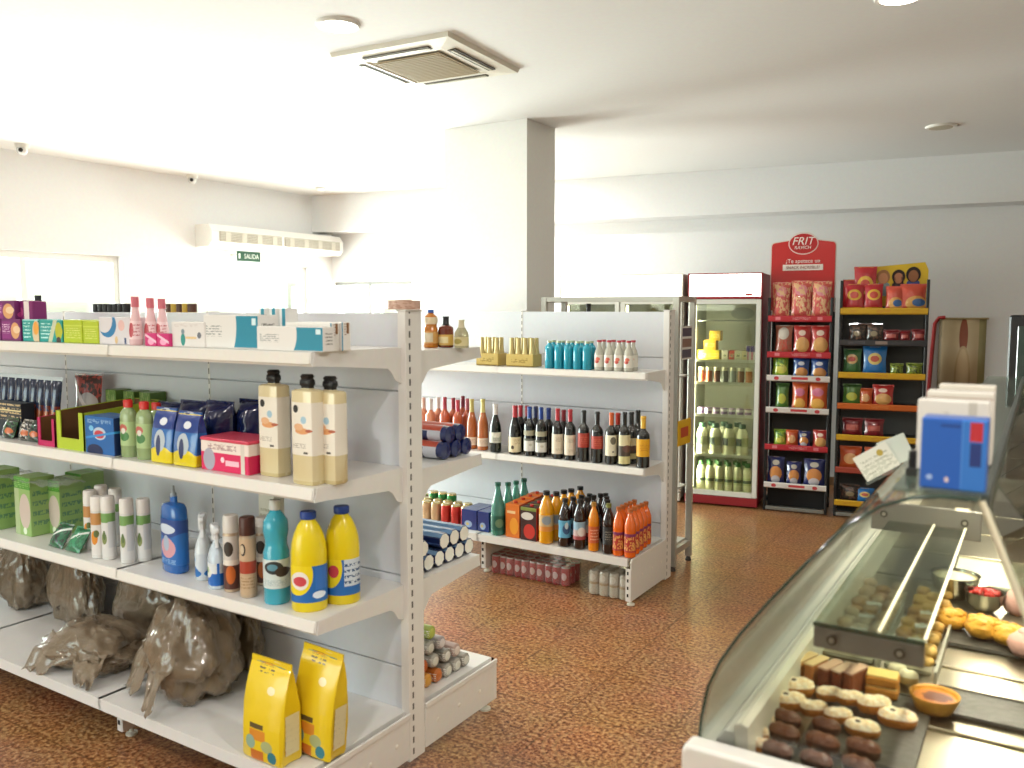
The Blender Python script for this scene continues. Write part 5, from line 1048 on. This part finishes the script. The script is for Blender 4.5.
# ================================================================== PASTRY COUNTER
CN, CFAR = 1.50, 4.30     # near and far end of the cabinet (Y)
PRO = [(-.520, .83), (-.517, .88), (-.505, .945), (-.482, 1.0), (-.446, 1.06), (-.393, 1.133), (-.327, 1.217), (-.270, 1.285), (-.218, 1.325), (-.170, 1.345), (-.129, 1.352), (-.075, 1.352)]
t = C_ = thing('pastry_display_counter', 'long curved-glass pastry counter on the right side', 'display counter', (0, CN, 0)); L_ = CFAR-CN
CREAM = mat('#dedbcc', .4, coat=.2); RIM = mat('#e9e6da', .3, coat=.3)
obj('base_cabinet', MB().box(-.50, .22, .02, L_-.02, .1, .76, b=.01), mat('#cfcab8', .4), t)
obj('plinth', MB().box(-.44, .18, .06, L_-.06, 0, .1), mat('#55524a', .5), t)
obj('display_deck', MB().box(-.44, .2, .0, L_-.0, .765, .80, b=.004), mat('#b8b2a0', .2, 1.), t)
dk = MB()
for k in range(8): dk.box(-.435, .195, .012+k*.35, .012+k*.35+.33, .80, .806, b=.002)
obj('deck_tray', dk, mat('#a8a18c', .3, 1.), t)
obj('front_ledge', MB().prism([(-.525, .78), (-.525, .835), (-.49, .84), (-.47, .87), (-.452, .87), (-.445, .80), (-.445, .77)], .0, L_, 'y'), CREAM, t)
obj('inner_rail', MB().prism([(-.452, .80), (-.452, .885), (-.44, .89), (-.428, .885), (-.425, .80)], .0, L_, 'y'), mat('#efe9d4', .35), t)
o = obj('end_panel', MB().prism([(-.535, .05), (-.535, .84), (-.525, .852), (.30, .852), (.30, .05)], -.055, -.008, 'y'), mat('#e0dcd2', .35, coat=.3), t); m_ = o.modifiers.new('b', 'BEVEL'); m_.width = .012; m_.segments = 3
obj('end_panel', MB().box(-.53, .24, L_+.01, L_+.06, .05, .9, b=.01), mat('#d8d4c8', .4), t)
def pane(y0, y1):
    n = len(PRO); R = [[(x, y, z) for x, z in PRO]+[(x+.006 if z < 1.34 else x, y, z-.005) for x, z in PRO[::-1]] for y in (y0, y1)]
    return MB().rings(R, 0, True)
GL = glass('#f6faf7', .10, .0)
for y0, y1 in ((.008, 1.395), (1.405, L_-.008)): obj('curved_glass', pane(y0, y1), GL, t)
EDGE = mat('#2f4a40', .15, trans=.2, coat=.6)
ep = PRO + [(-.055, 1.352), (.02, 1.12), (.10, .87), (.10, .85), (-.52, .83)]
for y in (.0, L_-.006):
    o = obj('end_glass', MB().prism(ep[:-1], y, y+.006, 'y'), glass('#fdfefd', .01), t)
    obj('glass_edge', MB().tube([(x, y+.003, z) for x, z in PRO], .0032, 6), EDGE, o)
    obj('rear_frame', MB().tube([(-.07, y+.003, 1.352), (.02, y+.003, 1.12), (.10, y+.003, .86)], .006 if y == 0 else .013, 8), mat('#ddd6b8', .35), o)
obj('top_shelf', MB().box(-.20, -.062, .004, L_-.004, 1.353, 1.359, b=.001), glass('#e0ece4', .1, .04), t)
obj('top_edge', MB().box(-.072, -.060, .0, L_, 1.340, 1.362, b=.002), mat('#3a423c', .3), t)
for y0, y1 in ((.02, .98), (1.0, 1.9), (1.92, L_-.02)):
    obj('rear_door', MB().prism([(-.062, 1.335), (-.056, 1.337), (.104, .87), (.098, .868)], y0, y1, 'y'), glass('#eef0ea', .2), t)
obj('lamp_housing', MB().box(-.115, -.085, .05, L_-.05, 1.325, 1.345, b=.003), mat('#e4e0cc', .4), t)
obj('lamp_strip', MB().box(-.11, -.09, .06, L_-.06, 1.321, 1.325), mat('#fff0c8', .5, emit=3.), t)
for y in (.5, 1.4, 2.3):
    l = area('counter_lamp', (-.10, CN+y, 1.317), (0, 0, 0), .02, .8, 5.5, (1., .93, .74))
# glass shelf with grey support bars
sy0, sy1 = 1.665-CN, 2.60-CN
sh = obj('glass_shelf', MB().box(-.352, -.158, sy0, sy1, 1.043, 1.050, b=.001), glass('#edf4ef', .04, .0), t)
obj('shelf_edge', MB().box(-.353, -.157, sy0-.003, sy0, 1.0425, 1.0505), EDGE, sh)
for x in (-.157, -.235): obj('shelf_trim', MB().box(x-.003, x+.003, sy0, sy1, 1.0505, 1.0545), mat('#ddd8be', .35), sh)
for y, x0, x1 in ((sy0, -.352, -.158), (sy1, -.40, -.12)):
    o = obj('support_bar', MB().box(x0, x1, y, y+.018, 1.000 if y == sy0 else 1.02, 1.041 if y == sy0 else 1.10, b=.002), mat('#7b7870', .4, .4), sh)
    for x in (x0+.035, x1-.04):
        z = 1.021 if y == sy0 else 1.068
        obj('bolt', MB().cyl((x, y-.006, z), (x, y, z), .010, 16), mat('#4a463e', .4, .5), o)
        obj('bolt_head', MB().cyl((x, y-.009, z), (x, y-.006, z), .005, 12), mat('#9a968a', .4, .5), o)
# boxes and papers standing on the counter top
TZ = 1.360
def topbox(label, xa, xb, Y, ytop, d, m, name='leaflet_box', z=TZ):
    A, C = S(xa, Y, z), S(xb, Y, z); h = EYE - (EYE-z)  # placeholder height, solved below
    dtop = ray((xa+xb)/2, ytop); zt = EYE + dtop.z*Y/dtop.y
    return carton(name, label, 'box', (A+C)/2, C.x-A.x, d, zt-z, m)
topbox('bright blue box standing on the counter top', 919, 985, 1.525, 419, .06,
       printed('#1f5cb4', [('rf', .62, .64, 0, 1, '#4a86d0'), ('rf', .64, 1, 0, 1, '#2f74c4'), ('rf', .74, .93, .70, .97, '#b82a34'), ('rf', .75, .92, .35, .68, '#1f3474'), ('ef', .1, .2, .12, .2, '#9ab4dc'), ('ef', .38, .45, .1, .18, '#d8c4c4'), ('rf', .3, .6, .88, .92, '#1a4288')], coat=.3))
topbox('white carton standing right behind the blue box', 915, 986, 1.70, 401, .05, printed('#dcd7cc', [('rf', .72, .84, 0, 1, '#c2bcae'), ('lf', .3, .45, .75, .85, '#a8a294')]))
topbox('white carton behind the blue box, second and a little higher', 924, 991, 1.80, 392, .05, printed('#d8d2c6', [('rf', .0, 1, .9, .93, '#b8a89a')]))
topbox('white carton at the back of the row on the counter top', 936, 992, 1.90, 385.5, .05, printed('#d6cfc0', [('rf', .0, 1, .88, .92, '#b8ac96')]))
p = S(906, 1.63, TZ); t = thing('sticker_roll', 'small black clip at the lower left of the blue box', 'clip', (-.185, 1.615, TZ)); obj('body', MB().box(-.006, .006, 0, .02, 0, .045, b=.002), BLACK, t); obj('jaw', MB().box(-.009, .009, -.004, 0, 0, .015, b=.001), DARKG, t)
t = thing('price_sheet_holder', 'white price sheets in a clear holder leaning on the curved glass', 'sign holder', (-.325, 2.30, 1.235)); t.rotation_euler = (-.25, -math.radians(32), .35)
pm = printed('#d2d0c0', [('l', .1, .9, .1, .8, '#a8a694'), ('e', .62, .8, .6, .85, '#a8923c'), ('n', .0, 1, .0, .5, '#bcbcaa')])
obj('sheet', MB().box(-.045, .045, .0, .001, .004, .072), pm, t)
obj('sheet', MB().box(.015, .085, .008, .009, .012, .08, M=Matrix.Rotation(.12, 4, 'Y')), mat('#c4cabc', .4), t)
obj('base_clip', MB().box(-.05, .05, -.006, .010, -.004, .004, b=.001), glass('#e8efe8', .15, .1), t)
# ------------------------------------------------------------------ pastries
DZ = .8066
SLATE = mat('#46443c', .5, bump=.3, bscale=60); STT = mat('#8e8b78', .3, .8)
def trayobj(label, c, w, d, m=SLATE, z=DZ, rz=0., name='slate_tray', cat='tray'):
    t = thing(name, label, cat, (c[0], c[1], z), rz); obj('plate', MB().box(-w/2, w/2, -d/2, d/2, 0, .007, b=.002), m, t)
    obj('raised_rim', MB().box(-w/2, w/2, d/2-.004, d/2, .007, .010).box(-w/2, w/2, -d/2, -d/2+.004, .007, .010), m, t); return t
a = atz(905, 735, DZ); 
trayobj('slate tray under the sugared and chocolate pastries', (-.265, 1.80), .205, .34)
trayobj('slate tray with a single egg tart', (-.045, 1.995), .235, .14)
trayobj('dark tray with three yellow cream puffs', (-.07, 2.42), .20, .15)
trayobj('steel tray behind the puffs with the two bowls', (-.10, 2.70), .21, .26, mat('#8f8a76', .3, .7), name='steel_tray')
trayobj('pale plastic tray at the far end of the visible deck', (-.10, 3.05), .22, .30, mat('#cfd2b4', .5), name='plastic_tray')
TT = DZ+.0075
def on(px, py, z=TT, h=.0): q = atz(px, py, z+h); return Vector((q.x, q.y, z))
BROWN = mat('#68381e', .45, coat=.15, bump=.9, bscale=60); CHOC = mat('#3a1c10', .3, coat=.5); SUG = printed('#f0cfa2', [('n', 0, 1, 0, 1, '#f8e6cc')], rough=.8, bump=.5, bscale=90)
CRUST = mat('#b9732e', .5, bump=.7, bscale=50)
def palm(label, p, L, W, H, top, bot, rz, seed, dots=True, name='puff_pastry', cat='pastry'):
    """heart-like puff pastry: two lobes, browned base, coated top"""
    t = thing(name, label, cat, p, rz); rnd = random.Random(seed); R = []; n = 22
    for z, q in ((0, .86), (.25, 1.), (.55, 1.0), (.8, .9), (.96, .62), (1.0, .3)):
        ring = []
        for j in range(n):
            a_ = 2*PI*j/n; r = 1-.13*math.exp(-((a_-PI/2)**2)*6)-.13*math.exp(-((a_-3*PI/2)**2)*6)+rnd.uniform(-.02, .02)
            ring.append((L/2*r*q*math.cos(a_), W/2*r*q*math.sin(a_), H*(z-.10*math.exp(-(math.cos(a_)**2)*8)*(z > .7))))
        R.append(ring)
    obj('pastry', MB().rings(R[:4]), bot, t); o = obj('coating', MB().rings([[(x*1.012, y*1.012, z+.0004) for x, y, z in r] for r in R[2:]]), top, t)
    if dots: obj('filling', MB().ball((-L*.12, -W*.12, H*.97), .006, .005, .003, 10, 6), CHOC, t)
    return t
ORD = ('first', 'second', 'third', 'fourth', 'fifth', 'sixth', 'seventh', 'eighth', 'ninth', 'tenth')
# sugared ones: (px, py centre, length px, note)
SU = [(797, 688, 34, 'back row, far left'), (829, 693, 26, 'back row, second'), (850, 697, 26, 'back row, third'), (874, 705, 33, 'back row, right'), (789, 702, 34, 'second row, far left'), (814, 708, 28, 'second row, second'), (838, 715, 28, 'second row, third')]
for i, (px, py, ln, lb) in enumerate(SU):
    q = on(px, py+6, TT+.012); L = ln/ppm(q); palm('small white sugared puff pastry, %s' % lb, q, L, L*.62, L*.48, SUG, CRUST, .45, i, i in (0, 4))
for i, (px, py, ln, lb) in enumerate(((862, 727, 34, 'left of the two'), (897, 717, 37, 'right of the two, nearest the egg tart'))):
    q = on(px, py+7); L = ln/ppm(q); palm('large round sugared pastry, %s' % lb, q, L, L*.72, L*.42, SUG, CRUST, .1, 20+i)
CH = [(786, 719, 30, 'back left'), (826, 726, 28, 'back middle'), (784, 734, 32, 'second row, left'), (822, 744, 34, 'second row, middle'), (863, 750, 34, 'second row, right'), (777, 752, 32, 'front row, left'), (816, 762, 33, 'front row, middle'), (858, 767, 33, 'front row, right')]
for i, (px, py, ln, lb) in enumerate(CH):
    q = on(px, py+6); L = ln/ppm(q); palm('brown chocolate puff pastry, %s' % lb, q, L, L*.62, L*.5, BROWN, CHOC, -.1, 40+i, False)
for i, (px, py) in enumerate(((766, 722), (760, 735), (762, 748))):
    q = on(px, py+4); palm('small white sugared ball by the front rail, %s' % ORD[i], q, .035, .03, .026, SUG, CRUST, 0, 60+i, False)
# cake slices at the back of the near tray
SP = mat('#d3974e', .7, bump=.6, bscale=70); SPT = mat('#e4c48c', .7); SB = mat('#7a3c22', .7, bump=.6, bscale=70)
for i, (px, py, c, tp, lb) in enumerate(((797, 677, SP, SPT, 'golden sponge slice at the left by the rail'), (811, 675, SP, SPT, 'golden sponge slice, second from the rail'), (822, 679, mat('#b9743c', .7, bump=.6), SPT, 'orange sponge slice in the middle of the row'), (836, 683, SB, mat('#c9a284', .7), 'dark red brown slice with a pale top, left'), (849, 686, SB, mat('#c4a488', .7), 'dark red brown slice with a pale top, middle'), (861, 688, mat('#8f4c2c', .7, bump=.6), mat('#cfa68c', .7), 'dark red brown slice with a pale top, right'))):
    q = on(px-6, py+4); t = thing('cake_slice', lb, 'cake', q, -.35)
    obj('sponge', MB().box(-.011, .011, -.035, .035, 0, .050, b=.004), c, t); obj('icing', MB().box(-.0115, .0115, -.0355, .0355, .050, .054, b=.002), tp, t)
q = on(882, 694); 
for k in range(2):
    t = thing('sponge_square', ('square golden sponge cake, lower one of the stack', 'square golden sponge cake with a pale top, upper one of the stack')[k], 'cake', q+Vector((0, 0, k*.0245)), .05)
    obj('sponge', MB().box(-.033, .033, -.025, .025, 0, .021, b=.004), mat('#c9822e', .7, bump=.5), t); obj('icing', MB().box(-.031, .031, -.023, .023, .021, .024, b=.002), mat('#ecc878', .6), t)
for i, (px, py) in enumerate(((897, 673), (908, 680))):
    q = on(px, py+3); palm('little cream-coloured meringue at the right of the sponge stack, %s' % ('rear', 'front')[i], q, .042, .034, .03, mat('#e2d4b0', .7), mat('#c9a868', .7), 0, 70+i, False, 'meringue')
# egg tart
q = on(934, 709); L = 46/ppm(q)
t = thing('egg_tart', 'golden egg tart with a browned centre on its own slate tray', 'tart', q)
obj('crust', MB().lathe([(0, L*.36), (.004, L*.38), (.03, L*.5), (.034, L*.5), (.032, L*.46), (.026, L*.44), (.025, .001)], 32), mat('#d9a040', .5, bump=.4, bscale=70), t)
obj('custard', MB().lathe([(.0255, L*.44), (.028, L*.3), (.0285, .001)], 28), mat('#b06a22', .5), t)
obj('caramel', MB().ball((.004, -.002, .0275), L*.30, L*.27, .0026, 14, 6, bumpy=.2), mat('#5e2c12', .5), t)
# yellow puffs
CP = mat('#dca238', .5, bump=.9, bscale=45)
for i, (px, py, ln, lb) in enumerate(((952, 624, 36, 'left'), (983, 634, 42, 'middle and largest'), (1008, 641, 40, 'right'))):
    q = on(px, py+4); r = ln/ppm(q)/2*.84; t = thing('cream_puff', 'golden craggy cream puff on the dark tray, %s of three' % lb, 'pastry', q)
    b_ = MB().ball((0, 0, r*.62), r, r*.95, r*.62, 16, 10, bumpy=.07, sd=i)
    obj('shell', b_, CP, t)
    cr = MB()
    rnd = random.Random(i)
    for k in range(7):
        a_ = k*.9+i; cr.ball((r*.55*math.cos(a_), r*.5*math.sin(a_), r*(.95+.1*rnd.random())), r*.34, r*.3, r*.24, 8, 6, bumpy=.15, sd=k)
    obj('crust_lobes', cr, CP, t)
# bowls
SSB = mat('#c9c4b4', .12, 1.)
for i, (px, py, ln, lb, fc) in enumerate(((954, 597, 44, 'steel bowl filled with pale cream', '#d9d0a8'), (984, 610, 36, 'steel bowl of red fruit beside the cream bowl', '#c22a20'))):
    q = on(px, py, DZ+.011); r = ln/ppm(q)/2; h = r*1.05
    t = thing('steel_bowl', lb, 'bowl', q)
    obj('bowl', MB().lathe([(0, r*.5), (.002, r*.55), (h*.4, r*.88), (h, r), (h+.002, r*1.04), (h+.001, r*.96), (h*.5, r*.84), (h*.5, .001)], 32), SSB, t)
    if i == 0: obj('cream', MB().ball((0, 0, h*.8), r*.93, r*.93, h*.22, 20, 8, bumpy=.01), mat(fc, .5), t)
    else:
        f = MB(); rnd = random.Random(4)
        for k in range(26):
            a_ = rnd.uniform(0, 6.28); rr = r*.75*math.sqrt(rnd.random()); f.ball((rr*math.cos(a_), rr*math.sin(a_), h*(.85+.25*rnd.random())), r*.17, r*.15, r*.13, 8, 6, bumpy=.1, sd=k)
        o = obj('fruit', f, mat(fc, .25, coat=.4), t); o['kind'] = 'stuff'
for i, (px, py, ln) in enumerate(((1019, 600, 30), (1024, 640, 30))):
    q = atz(px, py+6, DZ+.03); r = ln/ppm(q)/2; q.z = DZ+.001
    t = thing('meringue', 'pink meringue cut by the right edge of the picture, %s' % ('upper', 'lower')[i], 'pastry', q)
    obj('meringue_body', MB().ball((0, 0, r*.9), r, r, r*.9, 16, 10, bumpy=.05, sd=i), mat('#d9a898', .6, bump=.5), t); obj('peak', MB().ball((0, 0, r*1.75), r*.4, r*.4, r*.3, 10, 6), mat('#e2bcae', .6), t)
# cookies in long trays seen through the glass shelf
for k, (x, y, w, d, lb) in enumerate(((-.37, 2.42, .12, .60, 'long tray of pale biscuits next to the front rail'), (-.235, 2.42, .10, .60, 'long tray of golden biscuits beside the steel dividers'))):
    trayobj(lb, (x, y), w, d, mat('#a8a58c', .35, .5), name='biscuit_tray')
    rnd = random.Random(k)
    pr = None
    for a_ in range(3):
        for b_ in range(11):
            px_, py_ = x-w/2+.02+a_*(w-.04)/2+rnd.uniform(-.004, .004), y-d/2+.05+b_*.048+rnd.uniform(-.006, .006)
            c = (('#cdb088', '#c0935c', '#d4c0a0'), ('#c79a4c', '#b8843c', '#cfa85c'))[k][rnd.randrange(3)]
            key = ('ck', c)
            if key not in CACHE: CACHE[key] = mesh(MB().rings([[(.019*q*math.cos(2*PI*j/12)*(1+.08*math.sin(3*j)), .021*q*math.sin(2*PI*j/12), z) for j in range(12)] for z, q in ((0, .9), (.006, 1.), (.013, .85), (.017, .45))]), mat(c, .7, bump=.5, bscale=60))
            o = obj('biscuit', CACHE[key], None, None, (px_, py_, TT+.001), (0, 0, rnd.uniform(0, 3)))
            tag(o, ('pale biscuit in the long tray next to the front rail', 'golden biscuit in the long tray beside the steel dividers')[k], 'biscuit', ('pale biscuits by the front rail', 'golden biscuits beside the dividers')[k])
            if (a_+b_) % 2 == 0:
                o = obj('biscuit', CACHE[key], None, None, (px_+.004, py_+.02, TT+.0185), (.0, 0, rnd.uniform(0, 3)))
                tag(o, ('pale biscuit in the long tray next to the front rail', 'golden biscuit in the long tray beside the steel dividers')[k], 'biscuit', ('pale biscuits by the front rail', 'golden biscuits beside the dividers')[k])
    for j in range(3):
        t = thing('price_tag', 'small white price card lying on the %s biscuits, %s from the front' % (('pale', 'golden')[k], ORD[j]), 'price tag', (x+.01, y-.2+j*.11, TT+.0365), .2)
        obj('card', MB().box(-.02, .02, -.014, .014, 0, .0012), mat('#d9d8cc', .4), t); obj('clip', MB().box(-.004, .004, .012, .018, -.001, .004), mat('#b8b8b0', .3, .5), t)
for x in (-.298, -.172):
    obj('deck_divider', MB().box(x-.003, x+.003, .58, 1.04, .806, .835), mat('#c9c9b8', .3, .6), C_)
bpy.context.view_layer.update()
for o in [o for o in bpy.data.objects if o.parent is None and o.type == 'EMPTY' and (abs(o.rotation_euler.x)+abs(o.rotation_euler.y)) > .005 and 'holder' not in o.name]:
    zs = [(c.matrix_world @ v.co).z for c in o.children_recursive if c.type == 'MESH' for v in c.data.vertices]
    if zs: o.location.z += (o.location.z - min(zs)) + .0005
# ================================================================== CAMERA & VIEW
cam = bpy.data.cameras.new('camera'); co = bpy.data.objects.new('camera', cam); col.objects.link(co); sc.camera = co
cam.sensor_width = 36; cam.lens = F/1024*36; cam.clip_start = .05
co.location = (0, 0, EYE); co.rotation_euler = FW.to_track_quat('-Z', 'Y').to_euler()
cam.dof.use_dof = True; cam.dof.focus_distance = 4.6; cam.dof.aperture_fstop = 3.2
sc.view_settings.view_transform = 'Standard'; sc.view_settings.look = 'None'; sc.view_settings.gamma = 1; sc.view_settings.use_curve_mapping = False
sc.view_settings.exposure = .35
try:
    sc.cycles.use_denoising = True; sc.cycles.max_bounces = 8; sc.cycles.transparent_max_bounces = 24; sc.cycles.caustics_reflective = False; sc.cycles.caustics_refractive = False
    sc.cycles.sample_clamp_indirect = 8
except Exception: pass
